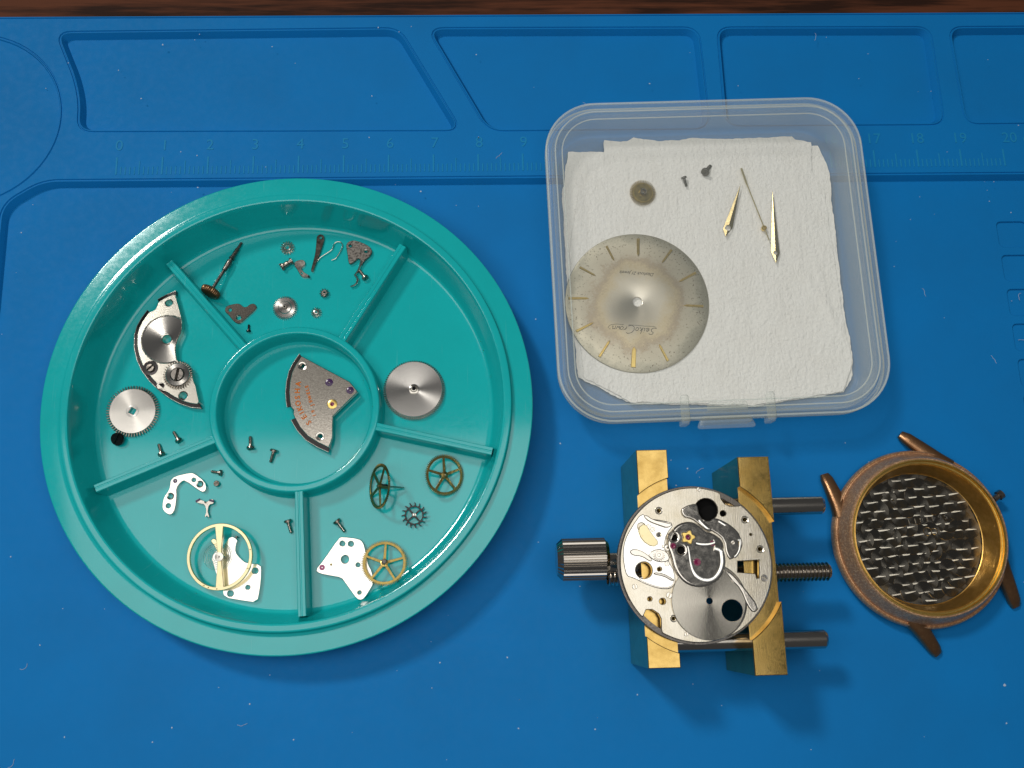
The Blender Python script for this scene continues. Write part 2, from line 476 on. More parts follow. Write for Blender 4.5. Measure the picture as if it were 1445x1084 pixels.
def TR(x, y, z, a=0., s=1.):
    return Matrix.Translation((x, y, z)) @ Matrix.Rotation(a, 4, 'Z') @ Matrix.Scale(s, 4)
def axis_frame(o, d):
    """matrix taking local +Z onto d, origin at o"""
    return Matrix.Translation(o) @ Vector(d).to_track_quat('Z', 'X').to_matrix().to_4x4()

# ================================================================== setting
mb = MB()
mb.plate([(-45, -40), (60, -40), (60, 30), (-45, 30)], -1.2, -.16, bev=.02)
mb.build('tabletop', 'wood', kind='structure')

# ------------------------------------------------------------------ blue work mat
ZB = .16
mat_t = thing('work_mat', 'large blue silicone work mat with a raised ruler band and moulded pockets', 'work mat', (0, 0, 0))
edge_y = 3.98
mat_out = rounded([(-9, -24), (32, -24), (32, edge_y), (-9, edge_y)], 1.2)
def pk(pts, r): return rounded([P(x, y, ZB).to_2d() for x, y in pts], r)
pockets = [
    pk([(82, 47), (94, 78), (107, 110), (114, 145), (111, 184), (648, 182.5), (562, 41.5)], .32),
    pk([(606, 41.5), (690, 183), (1000, 180), (984, 40.5)], .34),
    pk([(1014, 40.5), (1026, 176), (1331, 174), (1311, 40)], .30),
    pk([(1341, 40), (1364, 173), (1690, 170), (1660, 38)], .30)]
main_area = rounded([P(60, 256.5, ZB).to_2d(), P(4, 289, ZB).to_2d(), (-2.35, -3.2), (-2.9, -21.5), (27, -21.5), (27, P(1445, 247, ZB).y)], .35)
disc_c = (-3.4, 1.42); disc_r = 2.06
def soft_edge_sheet(mb, outer, holes, z0, z1, r):
    """sheet whose edges roll off with radius r"""
    loops = [ccw(clean(outer))] + [ccw(clean(h))[::-1] for h in holes]
    vs, fs, tops = [], [], []
    for lp in loops:
        k = len(vs); n = len(lp)
        st = [(-r * 1.1, z0), (-r * .75, z0 + (z1 - z0) * .35)] + [(-r * (1 - math.sin(t)) * .75, z1 - (z1 - z0) * .65 * (1 - math.cos(PI / 2 - t)) if False else z0 + (z1 - z0) * (.35 + .65 * math.sin(t))) for t in (.3, .6, .9, 1.2, PI / 2)]
        st = st + [(r * .25, z1), (r * .25 + .014, z1 - .028), (r * .25 + .03, z1 - .028), (r * .25 + .042, z1)]
        for off, z in st:
            vs += [(x, y, z) for x, y in inset(lp, off)]
        for j in range(len(st) - 1):
            for i in range(n):
                a, b = k + j * n + i, k + j * n + (i + 1) % n
                fs.append((a, b, b + n, a + n))
        tops.append((k + (len(st) - 1) * n, n))
    flat = [t[0] + i for t in tops for i in range(t[1])]
    for a, b, c in tessellate_polygon([[Vector((vs[t[0] + i][0], vs[t[0] + i][1], 0)) for i in range(t[1])] for t in tops]):
        va, vb, vc = Vector(vs[flat[a]]), Vector(vs[flat[b]]), Vector(vs[flat[c]])
        if (vb - va).cross(vc - va).z < 0: b, c = c, b
        fs.append((flat[a], flat[b], flat[c]))
    mb.add(vs, fs)
mb = MB()
soft_edge_sheet(mb, mat_out, pockets + [main_area, circle(*disc_c, disc_r, 64)], -.005, ZB, .075)
# floor of pockets and work area, with five shallow square recesses by the right edge
sq = []
for i in range(6):
    y0 = -1.29 - .806 * i
    sq.append(rounded([(19.68, y0), (20.36, y0), (20.36, y0 - .61), (19.68, y0 - .61)], .12))
mb.plate([(-8.9, -23.9), (31.9, -23.9), (31.9, edge_y - .1), (-8.9, edge_y - .1)], -.15, 0, holes=sq, bev=.012)
mb.plate([(19.4, -7), (20.6, -7), (20.6, -1), (19.4, -1)], -.12, -.045, bev=0)
mb.plate(circle(*disc_c, disc_r + .04, 64), -.004, ZB - .035, bev=.01)
mb.build('mat_body', 'mat', mat_t, angle=40)
# ruler
mb = MB()
for i in range(201):
    x = i / 10
    h = .42 if i % 10 == 0 else (.33 if i % 5 == 0 else .19)
    wd = .013 if i % 10 else .02
    y0 = P(700, 241.5, ZB).y
    mb.plate([(x - wd, y0), (x + wd, y0), (x + wd, y0 + h), (x - wd, y0 + h)], ZB - .01, ZB + .009, bev=.004)
mb.build('ruler_marks', 'ruler', mat_t, kind='stuff', smooth=False)
for i in range(21):
    if 10 <= i <= 15: continue
    mb = MB()
    text_mesh(str(i), .36, TR(i + .03 + (.17 if i == 20 else 0), .70, ZB + .004), mb, depth=.012)
    mb.build('ruler_number', 'ruler', mat_t, smooth=False)
mb = MB(); text_mesh('cm', .30, TR(20.68, .68, ZB + .004), mb, depth=.012); mb.build('ruler_unit', 'ruler', mat_t, smooth=False)
# dust on the mat
mb = MB()
for i in range(200):
    x, y = random.uniform(-3, 21), random.uniform(-12.7, 3.8)
    if (x - 4.11) ** 2 + (y + 5.41) ** 2 < 27 or (9.3 < x < 16.5 and -6 < y < 1.2): continue
    z = .001 if y < -.6 else ZB + .002
    r = random.uniform(.006, .02) * (1.6 if random.random() < .06 else 1)
    a = random.random() * 6
    mb.plate([(x + r * random.uniform(.5, 1.3) * math.cos(a + k * 1.257), y + r * random.uniform(.5, 1.3) * math.sin(a + k * 1.257)) for k in range(5)], z, z + .008, bev=0)
for i in range(26):
    x, y = random.uniform(-2.5, 20), random.uniform(-12.3, 3.6)
    if (x - 4.11) ** 2 + (y + 5.41) ** 2 < 28 or (9.2 < x < 16.6 and -6.2 < y < 1.4): continue
    z = .008 if y < -.6 else ZB + .008
    a = random.random() * 6; p = [Vector((x, y, z))]
    for k in range(6):
        a += random.uniform(-.7, .7); p.append(p[-1] + Vector((math.cos(a), math.sin(a), 0)) * .035)
    mb.tube(p, .0045, 4)
mb.build('dust_specks', 'dust', smooth=False, kind='stuff', label='tiny pale dust specks scattered over the blue mat', category='dust')

# ================================================================== teal parts tray
ZF = .20
TC = Vector((4.11, -5.41, 0))
tray = thing('parts_tray', 'round teal plastic watch parts tray with five compartments round a central well', 'parts tray', TC)
mb = MB()
prof = [(0, .03), (4.3, .03), (4.45, .0), (4.7, .0), (4.74, .06), (4.76, .72), (4.80, .80), (4.86, .86), (4.897, .90), (4.902, .94), (4.896, .957), (4.885, .9645), (4.872, .9652), (4.57, .9652), (4.54, .966),
        (4.49, .975), (4.47, 1.0), (4.468, 1.09), (4.455, 1.115), (4.44, 1.121), (4.425, 1.122), (4.35, 1.122), (4.335, 1.121), (4.31, 1.112), (4.295, 1.085), (4.285, .97), (4.235, .72), (4.19, .48), (4.14, .29), (4.115, .225), (4.085, ZF), (4.0, ZF), (0, ZF)]
mb.lathe(prof, 160)
mb.build('tray_body', 'tray', tray, angle=40)
mb = MB()
RC = Vector((.065, -.045))
ring_prof = [(1.46, ZF - .01), (1.53, ZF + .03), (1.553, ZF + .1), (1.565, .66), (1.58, .69), (1.60, .70), (1.61, .7005), (1.68, .7005), (1.69, .70), (1.71, .69), (1.725, .66), (1.74, ZF + .1), (1.76, ZF + .02), (1.80, ZF - .01)]
mb.lathe(ring_prof, 112, Matrix.Translation((RC.x, RC.y, 0)))
mb.build('centre_ring', 'tray', tray, angle=40)
divs = [((341.5, 488), (238.4, 370)), ((483.5, 477.5), (568.2, 346.2)), ((530, 601.5), (694.4, 636.8)), ((421.5, 690), (426.1, 869.7)), ((305.3, 618.5), (134, 689.5))]
for a, b in divs:
    A, B = P(*a, .69) - TC, P(*b, .69) - TC
    d = (B - A).to_2d().normalized(); nrm = Vector((-d.y, d.x))
    rr = RC + (A.to_2d() - RC).normalized() * 1.66
    A2, B2 = rr, B.to_2d()
    mb = MB()
    vs, fs = [], []
    st = [(-.125, ZF - .01), (-.10, ZF + .06), (-.085, .66), (-.07, .686), (-.025, .686), (-.015, .676), (.0, .676), (.015, .686), (.07, .686), (.085, .66), (.10, ZF + .06), (.125, ZF - .01)]
    for q in (A2, B2):
        vs += [(*(q + nrm * o), z) for o, z in st]
    n = len(st)
    for i in range(n - 1): fs.append((i, i + 1, n + i + 1, n + i))
    fs += [tuple(range(n))[::-1], tuple(range(n, 2 * n))]
    mb.add([(v[0], v[1], v[2]) for v in vs], [f[::-1] for f in fs])
    mb.build('divider', 'tray', tray, angle=25)

# ================================================================== small things in the tray
# ---- screw prototype: axis +X from head to tip, lying on z=0
def make_screw(name, label, loc, rot, group, R=.075, H=.045, r=.036, Ln=.20, ma='gunmetal'):
    t = thing(name, label, 'screw', loc, rot, group)
    X = Matrix.Rotation(PI / 2, 4, 'Y')
    mb = MB()
    n = 20; pts = circle(0, 0, R, n)
    s = .012
    half1 = [p for p in arc(0, 0, R, math.asin(s / R), PI - math.asin(s / R), 10)]
    half2 = [p for p in arc(0, 0, R, PI + math.asin(s / R), 2 * PI - math.asin(s / R), 10)]
    F = X @ Matrix.Rotation(PI, 4, 'X')
    mb.plate(pts, 0, H * .55, bev=0, T=F @ Matrix.Translation((0, 0, -H * .55)))
    for hf in (half1, half2): mb.plate(hf, 0, H * .45, bev=.008, T=F)
    mb.build('screw_head', ma, t)
    mb = MB()
    prof = [(r * .9, H * .5), (r * .9, H + .03)]
    k = max(4, int((Ln - .04) / .022))
    for i in range(k):
        z = H + .03 + (Ln - .04) * i / k
        prof += [(r * .84, z), (r, z + .5 * (Ln - .04) / k)]
    prof += [(r * .7, H + Ln), (.0005, H + Ln)]
    mb.lathe(prof, 12, X)
    mb.build('shank', ma, t, angle=50)
    return t
SCREW0 = None
def lay(head, tip, z, R=.075, r=.036, proj=P):
    A, B = proj(*head, z + R), proj(*tip, z + r)
    d = B - A
    yaw = math.atan2(d.y, d.x)
    return (A.x, A.y, z + R * .98), (random.random() * 1.2, math.asin(min(.9, (R - r) / .22)), yaw)
screws = [
    ((252.5, 622), (246.5, 612), 'dark steel screw right of the broad black screw, nearest the central ring', 1.),
    ((228, 641.5), (225.6, 632), 'dark steel screw leaning against the upper side of the lower left divider', 1.),
    ((353.5, 632.5), (353.5, 621.5), 'steel screw with tip upward, left of the pair in the central well', 1.05),
    ((386.6, 635.5), (383.6, 647), 'steel screw with head at the top, right of the pair in the central well', 1.05),
    ((311.5, 667.5), (301.8, 666), 'small steel screw lying sideways right of the bent steel bridge', .85),
    ((406, 735), (410, 748), 'steel screw lying just left of the lower vertical divider', 1.05),
    ((475, 735.5), (484, 747), 'steel screw lying above the white bridge with one ruby', 1.1),
    ((515.6, 392.2), (508.9, 383.8), 'dark screw lying beside the hooked spring arm of the dark steel plate', 1.),
    ((350.6, 467.5), (351.2, 461.5), 'tiny black screw under the flat grey plate near the central ring', .62),
]
for i, (h, tp, lb, s) in enumerate(screws):
    loc, rot = lay(h, tp, ZF, .075 * s, .036 * s)
    if i == 0:
        SCREW0 = make_screw('screw', lb, loc, rot, 'small steel screws')
    else:
        c = copy_thing(SCREW0, lb, loc, rot, s)
        if i in (8,):
            for ch in c.children:
                ch.data = ch.data.copy(); ch.data.materials[0] = M['blued']
p = P(306.8, 683, ZF)
copy_thing(SCREW0, 'small bright screw standing on its shank, head up, right of the bent steel bridge', (p.x, p.y, ZF + .07), (0, PI / 2 - .15, .4), .8)
# large black screw under the edge of the ratchet wheel
p = P(167, 620.5, ZF + .06)
make_screw('ratchet_screw', 'broad black slotted screw lying under the edge of the large toothed wheel', (p.x, p.y, ZF + .115), (.2, PI / 2 - .42, 1.2), 'small steel screws', R=.135, H=.06, r=.05, Ln=.07, ma='blued')

# ---- generic flat gear
def holed(poly, holes): return poly, holes
def gear_thing(name, label, c, parts, rot=(0, 0, 0), group=None, cat='gear'):
    t = thing(name, label, cat, c, rot, group)
    for nm, ma, fn in parts:
        mb = MB(); fn(mb); mb.build(nm, ma, t)
    return t
def spoked(n, ro, ri, rh, wd, a0=0.):
    """hole outlines between n spokes"""
    hs = []
    for i in range(n):
        a, b = a0 + 2 * PI * i / n, a0 + 2 * PI * (i + 1) / n
        da, db = math.asin(wd / ri), math.asin(wd * 1.3 / rh)
        hs.append(arc(0, 0, ri, a + da, b - da, 10) + arc(0, 0, rh, b - db, a + db, 5))
    return hs

zt = Zoom(390, 320, 9.633)
# top compartment: crown gear, clutch, yoke, lever, wire spring, spring plate
c = P(406, 350.5, ZF)
gear_thing('winding_gear', 'bright steel ring gear with coarse teeth, topmost gear in the upper compartment', (c.x, c.y, ZF), [
    ('toothed_ring', 'steel', lambda m: m.plate(gear(15, .108, .152, .55), 0, .06, [circle(0, 0, .05, 20)], .01)),
    ('collar', 'steel', lambda m: m.lathe([(.052, .0), (.052, .085), (.062, .095), (.085, .085), (.095, .06)], 24))], (0.08, 0, .2), 'small gears in the upper compartment')
A, B = zt.at((78, 545), ZF + .075), zt.at((214, 462), ZF + .075)
t = thing('sliding_pinion', 'small dark steel sleeve lying on its side left of the bright yoke', 'pinion', A)
L_ = (B - A).length
mb = MB()
mb.lathe([(.03, 0), (.075, 0), (.078, .03), (.06, .035), (.054, .06), (.058, L_ * .55), (.062, L_ * .6), (.045, L_ * .66), (.045, L_ * .8), (.075, L_ * .82), (.075, L_), (.03, L_)], 22, axis_frame((0, 0, 0), B - A))
mb.build('sleeve', 'gunmetal', t, angle=30)
mb = MB()
for k in range(12):
    a = 2 * PI * k / 12
    T = axis_frame((0, 0, 0), B - A) @ Matrix.Rotation(a, 4, 'Z')
    mb.plate([(.055, -.009), (.082, -.006), (.082, .006), (.055, .009)], -.028, .012, bev=.003, T=T)
mb.build('clutch_teeth', 'dark', t)

def plate_thing(name, label, cat, zm, outline, z0, z1, ma, holes=(), bev=.008, sm=1, extra=None, group=None, part='plate'):
    ol = zm.poly(outline, z1)
    if sm: ol = smooth_poly(ol, sm)
    hs = [circle(*zm.at((hx, hy), z1).to_2d(), zm.rad(hr), 18) for hx, hy, hr in holes]
    cx = sum(p[0] for p in ol) / len(ol); cy = sum(p[1] for p in ol) / len(ol)
    org = (cx, cy, z0)
    t = thing(name, label, cat, org, group=group)
    mb = MB(); mb.plate(ol, z0, z1, hs, bev)
    mb.build(part, ma, t, org)
    if extra: extra(t, org)
    return t

def ring_part(zm, t, org, x, y, r_in, r_out, ztop, name='countersink', ma='steel', h=.012):
    c = zm.at((x, y), ztop)
    mb = MB()
    mb.lathe([(r_out, -.004), (r_out, h * .7), (r_out * .93, h), (r_in * 1.12, h * .6), (r_in, -.02)], 24, Matrix.Translation(c))
    mb.build(name, ma, t, org)
def pin_part(zm, t, org, x, y, r, z0, z1, name, ma):
    c = zm.at((x, y), z1)
    mb = MB(); mb.lathe([(r, z0), (r, z1 - r * .2), (r * .8, z1), (.0005, z1)], 16, Matrix.Translation((c.x, c.y, 0)))
    return mb.build(name, ma, t, org)
def jewel_part(zm, t, org, x, y, r, ztop, name='jewel', ma='garnet', hole=True, setting=None):
    c = zm.at((x, y), ztop)
    T = Matrix.Translation(c)
    mb = MB()
    mb.lathe([(r, -.03), (r, .002), (r * .9, .006), (r * .2, .005), (r * .14, -.01), (.0005, -.012)], 22, T)
    j = mb.build(name, ma, t, org)
    return j

plate_thing('yoke_lever', 'bright bent steel yoke with one hole and a dark tip, beside the sleeve', 'lever', zt,
    [(245, 480), (290, 455), (350, 445), (382, 462), (397, 495), (380, 530), (345, 555), (340, 580), (380, 622), (445, 660), (452, 682), (430, 690), (370, 690), (330, 672), (300, 610), (265, 558), (243, 520)],
    ZF + .005, ZF + .05, 'steel', [(345, 632, 16)], extra=lambda t, o: pin_part(zt, t, o, 437, 672, .022, ZF + .0, ZF + .075, 'tip_pin', 'blued'))
plate_thing('setting_lever', 'narrow tapering dark steel lever with a hole at its rounded top', 'lever', zt,
    [(545, 150), (560, 115), (600, 98), (640, 113), (655, 150), (645, 210), (608, 325), (573, 425), (542, 495), (502, 600), (485, 613), (468, 600), (475, 560), (505, 450), (525, 370), (540, 250)],
    ZF + .005, ZF + .05, 'satin_dark', [(600, 148, 20)], extra=lambda t, o: pin_part(zt, t, o, 484, 592, .014, ZF, ZF + .07, 'tip_pin', 'steel'))
pts = [(560, 480), (570, 445), (608, 408), (690, 358), (762, 308), (778, 250), (798, 215), (840, 200), (880, 212), (903, 250), (890, 300), (840, 385), (790, 455)]
path = [zt.at(q, ZF + .03) for q in pts]
t = thing('wire_spring', 'thin steel wire spring bent into a hook, leaning on the tapering lever', 'spring', path[4])
mb = MB(); pp = [Vector((*q, ZF + .03)) for q in smooth_poly([p.to_2d() for p in path], 2)[:-4]]
mb.tube(pp, .0115, 8); mb.build('wire', 'steel', t, path[4])

def spring_arm(t, o):
    pts = [(1158, 470), (1140, 540), (1105, 610), (1068, 660), (1098, 690), (1108, 730), (1092, 770), (1060, 800), (1010, 815)]
    pp = [Vector((*q, ZF + .05)) for q in [zt.at(p, ZF + .05).to_2d() for p in pts]]
    mb = MB(); mb.tube(pp, [.034, .028, .024, .026, .026, .028, .026, .024, .02], 8, flat=1.3)
    mb.build('spring_arm', 'steel', t, o)
    ring_part(zt, t, o, 1218, 335, .025, .042, ZF + .08, 'bushing')
plate_thing('spring_plate', 'dark angular steel plate with two holes and a hooked spring arm', 'spring plate', zt,
    [(948, 240), (980, 200), (1050, 181), (1150, 208), (1270, 268), (1303, 330), (1285, 388), (1215, 447), (1180, 490), (1152, 535), (1120, 525), (1145, 450), (1110, 425), (1070, 470), (1010, 507), (983, 497), (968, 380), (953, 300)],
    ZF + .03, ZF + .08, 'dark', [(1003, 260, 22), (1218, 335, 26)], extra=spring_arm)
c = P(457, 413, ZF + .05)
gear_thing('pinion', 'smallest dark gear with a side hole, right of the stepped gear wheel', (c.x, c.y, ZF), [
    ('leaves', 'gunmetal', lambda m: m.plate(gear(10, .062, .098, .5), 0, .10, [circle(.012, .018, .026, 12)], .01)),
    ('hub', 'dark', lambda m: m.lathe([(.028, .1), (.028, .125), (.045, .125), (.05, .1)], 16))], (.25, .1, .3), 'small gears in the upper compartment')
c = P(446, 441, ZF + .04)
gear_thing('setting_gear', 'small bright open-centred gear, lowest of the gears in the upper compartment', (c.x, c.y, ZF), [
    ('toothed_ring', 'steel', lambda m: m.plate(gear(14, .075, .115, .5), 0, .06, [circle(0, 0, .03, 16)], .008)),
    ('hub', 'steel_soft', lambda m: m.lathe([(.031, .06), (.031, .075), (.05, .072), (.056, .06)], 18))], (0, .06, .1), 'small gears in the upper compartment')
c = P(402, 434, ZF + .05)
gear_thing('minute_gear', 'grey fine-toothed stepped gear wheel in the middle of the upper compartment', (c.x, c.y, ZF), [
    ('toothed_wheel', 'spun_soft', lambda m: m.plate(gear(36, .222, .262, .5), 0.01, .05, [circle(0, 0, .04, 14)], .006)),
    ('step', 'spun_soft', lambda m: m.lathe([(.04, .05), (.04, .066), (.13, .066), (.145, .05)], 30)),
    ('pinion', 'dark', lambda m: m.plate(gear(10, .04, .06, .5), .05, .10, [circle(0, 0, .016, 10)], .004))], (0, 0, .1), 'small gears in the upper compartment')
zs = Zoom(220, 340, 6.775)
plate_thing('setting_plate', 'flat grey steel plate with two holes and one rounded arm', 'plate', zs,
    [(658, 650), (680, 618), (760, 598), (802, 600), (838, 633), (870, 630), (900, 602), (940, 597), (967, 630), (940, 670), (870, 732), (810, 787), (780, 792), (740, 767), (690, 702), (663, 682)],
    ZF + .0, ZF + .04, 'plate_grey', [(708, 660, 18), (792, 735, 22)], extra=lambda t, o: ring_part(zs, t, o, 792, 735, .05, .06, ZF + .04))
# ---- winding stem with crown
tipp = zs.at((822, 14), ZF + .04); crown = zs.at((522, 488), ZF + .21)
d = (tipp - crown); Ls = d.length
t = thing('crown_assembly', 'slim dark winding stem with a knurled bronze crown on its lower end', 'winding stem', crown)
F = axis_frame((0, 0, 0), d)
mb = MB()
mb.lathe([(.0005, -.09), (.10, -.088), (.155, -.075), (.185, -.055), (.20, -.03), (.205, .02), (.20, .05), (.17, .072), (.09, .078), (.085, .1), (.0005, .1)], 96, F, rmod=lambda i, j: (1.03 if i % 3 == 1 else .985) if 3 <= j <= 7 else 1)
mb.build('crown', 'crownb', t, angle=25)
mb = MB()
mb.lathe([(.04, .05), (.036, .1), (.034, Ls * .42), (.05, Ls * .43), (.055, Ls * .52), (.06, Ls * .53), (.06, Ls * .62), (.034, Ls * .625), (.034, Ls * .655), (.062, Ls * .66), (.056, Ls * .69), (.045, Ls * .70), (.044, Ls * .86), (.032, Ls * .87), (.028, Ls * .99), (.0005, Ls)], 16, F)
mb.build('stem', 'dark', t, angle=25)

def ledge(zm, t, org, pts, cen, ztop, drop, width, z0, ma='blued'):
    ps = [zm.at(p, ztop).to_2d() for p in pts]; c = zm.at(cen, ztop).to_2d()
    n = 4; fine = []
    for a, b in zip(ps, ps[1:]):
        fine += [a.lerp(b, k / n) for k in range(n)]
    fine.append(ps[-1])
    inn = [p + (c - p).normalized() * .06 for p in fine]; out = [p - (c - p).normalized() * width for p in fine]
    mb = MB(); mb.plate([tuple(p) for p in out] + [tuple(p) for p in inn[::-1]], z0, ztop - drop, bev=.006); mb.build('step_ledge', ma, t, org)  # near-black steel puts the polished ledge's dark reflection into its colour
    mb = MB(); mb.tube([Vector((*p, ztop - drop)) for p in out], .007, 6); mb.build('ledge_edge', 'steel_soft', t, org)

# ---- barrel bridge
zb = Zoom(180, 400, 5.708)
zt_ = ZF + .17
ol = [(385, 80), (398, 140), (412, 185), (435, 275), (443, 330), (436, 385), (402, 450), (385, 520), (394, 600), (400, 622), (470, 640), (520, 720), (535, 800), (547, 812), (562, 890), (581, 975), (500, 966), (420, 938), (340, 893), (260, 830), (190, 760), (132, 680), (97, 600), (77, 510), (77, 420), (95, 350), (128, 290), (172, 228), (205, 222), (232, 198), (243, 150), (310, 112)]
def bb_extra(t, o):
    ledge(zb, t, o, [(385, 80), (310, 112), (245, 148)], (380, 500), zt_, .05, .075, ZF)
    ledge(zb, t, o, [(172, 228), (128, 290), (95, 350), (77, 420), (77, 510), (97, 600), (132, 680), (190, 760), (260, 830), (340, 893), (420, 938), (500, 966), (578, 975)], (400, 480), zt_, .05, .075, ZF)
    c = zb.at((316, 450), zt_)
    r = .95 * 215 / 230
    r = zb.rad(212)
    # turned recess: arc on the left, plate edge on the right
    R_in = [(430, 300), (437, 335), (430, 385), (396, 450), (379, 520), (388, 600), (392, 632)]
    edge = zb.poly(R_in, zt_)
    a0 = math.atan2(edge[0].y - c.y, edge[0].x - c.x); a1 = math.atan2(edge[-1].y - c.y, edge[-1].x - c.x) + 2 * PI
    poly = arc(c.x, c.y, r, a0, a1, 48) + [tuple(p) for p in edge[::-1]]
    mb = MB(); mb.plate(poly, zt_ - .002, zt_ + .004, [circle(c.x, c.y, zb.rad(37), 24)], .003)
    mb.build('turned_recess', 'spun', t, o, pos=(c.x - o[0], c.y - o[1], zt_ - o[2]))
    mb = MB(); mb.lathe([(r * 1.0, .003), (r * .985, .012), (r * .955, .012), (r * .94, .004)], 64, Matrix.Translation(c))
    # keep only the part of the ring that lies on the plate
    keep = []
    for f in mb.f:
        cx = sum(mb.v[i][0] for i in f) / 4; cy = sum(mb.v[i][1] for i in f) / 4
        a = math.atan2(cy - c.y, cx - c.x)
        a = a if a >= a0 else a + 2 * PI
        if a0 < a < a1: keep.append(f)
    mb.f = keep; mb.m = [0] * len(keep)
    mb.build('recess_rim', 'polish', t, o)
    ring_part(zb, t, o, 316, 450, zb.rad(36), zb.rad(50), zt_ + .004, 'centre_bush', 'polish')
    for x, y, r1, r2 in ((333, 157, 27, 37), (265, 830, 24, 34), (447, 905, 31, 40)):
        ring_part(zb, t, o, x, y, zb.rad(r1), zb.rad(r2), zt_, 'countersink', 'steel', .008)
    # click screw in a dark sink
    c2 = zb.at((185, 682), zt_)
    mb = MB(); mb.lathe([(.155, -.004), (.155, .006), (.11, .004), (.0005, .003)], 28, Matrix.Translation(c2)); mb.build('screw_sink', 'blued', t, o)
    mb = MB()
    s = .010
    for h in (0, PI): mb.plate(arc(0, 0, .088, h + s / .088, h + PI - s / .088, 12), .002, .04, bev=.012, T=Matrix.Translation(c2) @ Matrix.Rotation(.75, 4, 'Z'))
    mb.build('click_screw', 'gunmetal', t, o)
    # crown wheel and its screw
    c3 = zb.at((403, 735), zt_ + .05)
    T = Matrix.Translation((c3.x, c3.y, zt_))
    rr = zb.rad(118)
    mb = MB(); mb.plate(gear(34, rr * .82, rr * 1.02, .5), -.03, .045, [circle(0, 0, rr * .5, 24)], .006, T=T)
    wv = mb.build('crown_wheel', 'gunmetal', t, o)
    mb = MB(); mb.lathe([(rr * .84, .04), (rr * .82, .062), (rr * .78, .07), (rr * .5, .07), (rr * .48, .03)], 40, T)
    mb.build('wheel_face', 'spun', wv, o, pos=(c3.x - o[0], c3.y - o[1], zt_ - o[2]))
    mb = MB()
    q = rr * .47
    for h in (0, PI): mb.plate(arc(0, 0, q, h + .014 / q, h + PI - .014 / q, 14), .02, .092, bev=.016, T=T @ Matrix.Rotation(1.40, 4, 'Z'))
    mb.build('crown_wheel_screw', 'dark', t, o)
plate_thing('barrel_bridge', 'crescent shaped brushed steel bridge carrying a toothed crown wheel', 'watch bridge', zb, ol, ZF, zt_, 'brushed_x', [(333, 157, 27), (316, 450, 36), (265, 830, 24), (447, 905, 31)], bev=.012, sm=1, extra=bb_extra)

# ---- ratchet wheel (tilted on the black screw)
c = P(186.7, 580, ZF + .1)
t = gear_thing('ratchet_gear', 'large bright toothed steel wheel with a square centre hole', (c.x, c.y, ZF + .075), [
    ('toothed_rim', 'satin_dark', lambda m: m.plate(gear(58, .462, .538, .5), -.045, .008, [circle(0, 0, .42, 40)], .004)),
    ('wheel_face', 'spun', lambda m: m.plate(circle(0, 0, .468, 72), -.04, .024, [[(x, y) for x, y in ((.085, .02), (-.02, .085), (-.085, -.02), (.02, -.085))]], .006)),
    ('boss', 'spun_soft', lambda m: m.lathe([(.09, .02), (.092, .028), (.125, .028), (.13, .022)], 32))], (.03, .03, .1))

# ---- train bridge in the central well
zc = Zoom(390, 490, 6.777)
zt2 = ZF + .25
ol2 = [(240, 85), (470, 208), (700, 330), (740, 378), (777, 426), (765, 440), (650, 550), (541, 658), (538, 760), (536, 860), (520, 910), (500, 960), (400, 912), (300, 850), (225, 765), (172, 668), (162, 640), (165, 605), (148, 585), (136, 565), (127, 500), (122, 430), (130, 330), (150, 240), (185, 168)]
def tb_extra(t, o):
    # leg walls under the curved edge
    arcs = [[(240, 85), (185, 168), (150, 240), (130, 330), (122, 430), (127, 500), (136, 560)], [(172, 672), (225, 765), (300, 850), (400, 912), (500, 960)]]
    for aa in arcs:
        out = zc.poly(aa, zt2)
        cen = zc.at((560, 480), zt2).to_2d()
        inn = [p + (cen - p).normalized() * .10 for p in out]
        ledge(zc, t, o, aa, (560, 480), zt2, .06, .085, zt2 - .12)
        mb = MB(); mb.plate([tuple(p + (cen - p).normalized() * .004) for p in out] + [tuple(p) for p in inn[::-1]], ZF, zt2 - .06, bev=.002)
        mb.build('leg_wall', 'gunmetal', t, o)
    for x, y in ((247, 180), (418, 853)):
        ring_part(zc, t, o, x, y, zc.rad(25), zc.rad(43), zt2, 'countersink', 'steel', .010)
    jewel_part(zc, t, o, 505, 338, zc.rad(38), zt2)
    jewel_part(zc, t, o, 705, 413, zc.rad(37), zt2)
    c = zc.at((535, 545), zt2)
    mb = MB(); mb.lathe([(zc.rad(48), -.01), (zc.rad(48), .008), (zc.rad(42), .014), (zc.rad(20), .012), (zc.rad(17), 0), (.0005, 0)], 28, Matrix.Translation(c))
    ch = mb.build('gold_setting', 'brass_gold', t, o)
    mb = MB(); mb.lathe([(zc.rad(22), .003), (zc.rad(20), .012), (.0005, .006)], 16, Matrix.Translation(c)); mb.build('jewel', 'ruby', ch, o)
    def word(letters, pos, size, nm):
        q = [zc.at(p, zt2) for p in pos]
        for i, ch in enumerate(letters):
            mb = MB()
            a, b = q[max(i - 1, 0)], q[min(i + 1, len(q) - 1)]
            ang = math.atan2(b.y - a.y, b.x - a.x)
            text_mesh(ch, size, TR(q[i].x, q[i].y, zt2 + .001, ang), mb, depth=.005, offset=.0035)
            mb.build(nm, 'orange', t, o, smooth=False)
    word('SEIKOSHA', [(312, 722), (268, 668), (245, 628), (226, 588), (210, 536), (204, 480), (203, 418), (212, 352)], .150, 'engraved_letter')
    word('19', [(364, 652), (352, 613)], .095, 'engraved_digit')
    word('JEWELS', [(342, 555), (329, 518), (320, 480), (306, 440), (298, 408), (292, 378)], .095, 'engraved_letter')
plate_thing('train_bridge', 'fan shaped grained steel bridge with orange lettering and dark red jewels', 'watch bridge', zc, ol2, zt2 - .09, zt2, 'grained', [(247, 180, 25), (418, 853, 25)], bev=.012, sm=0, extra=tb_extra)

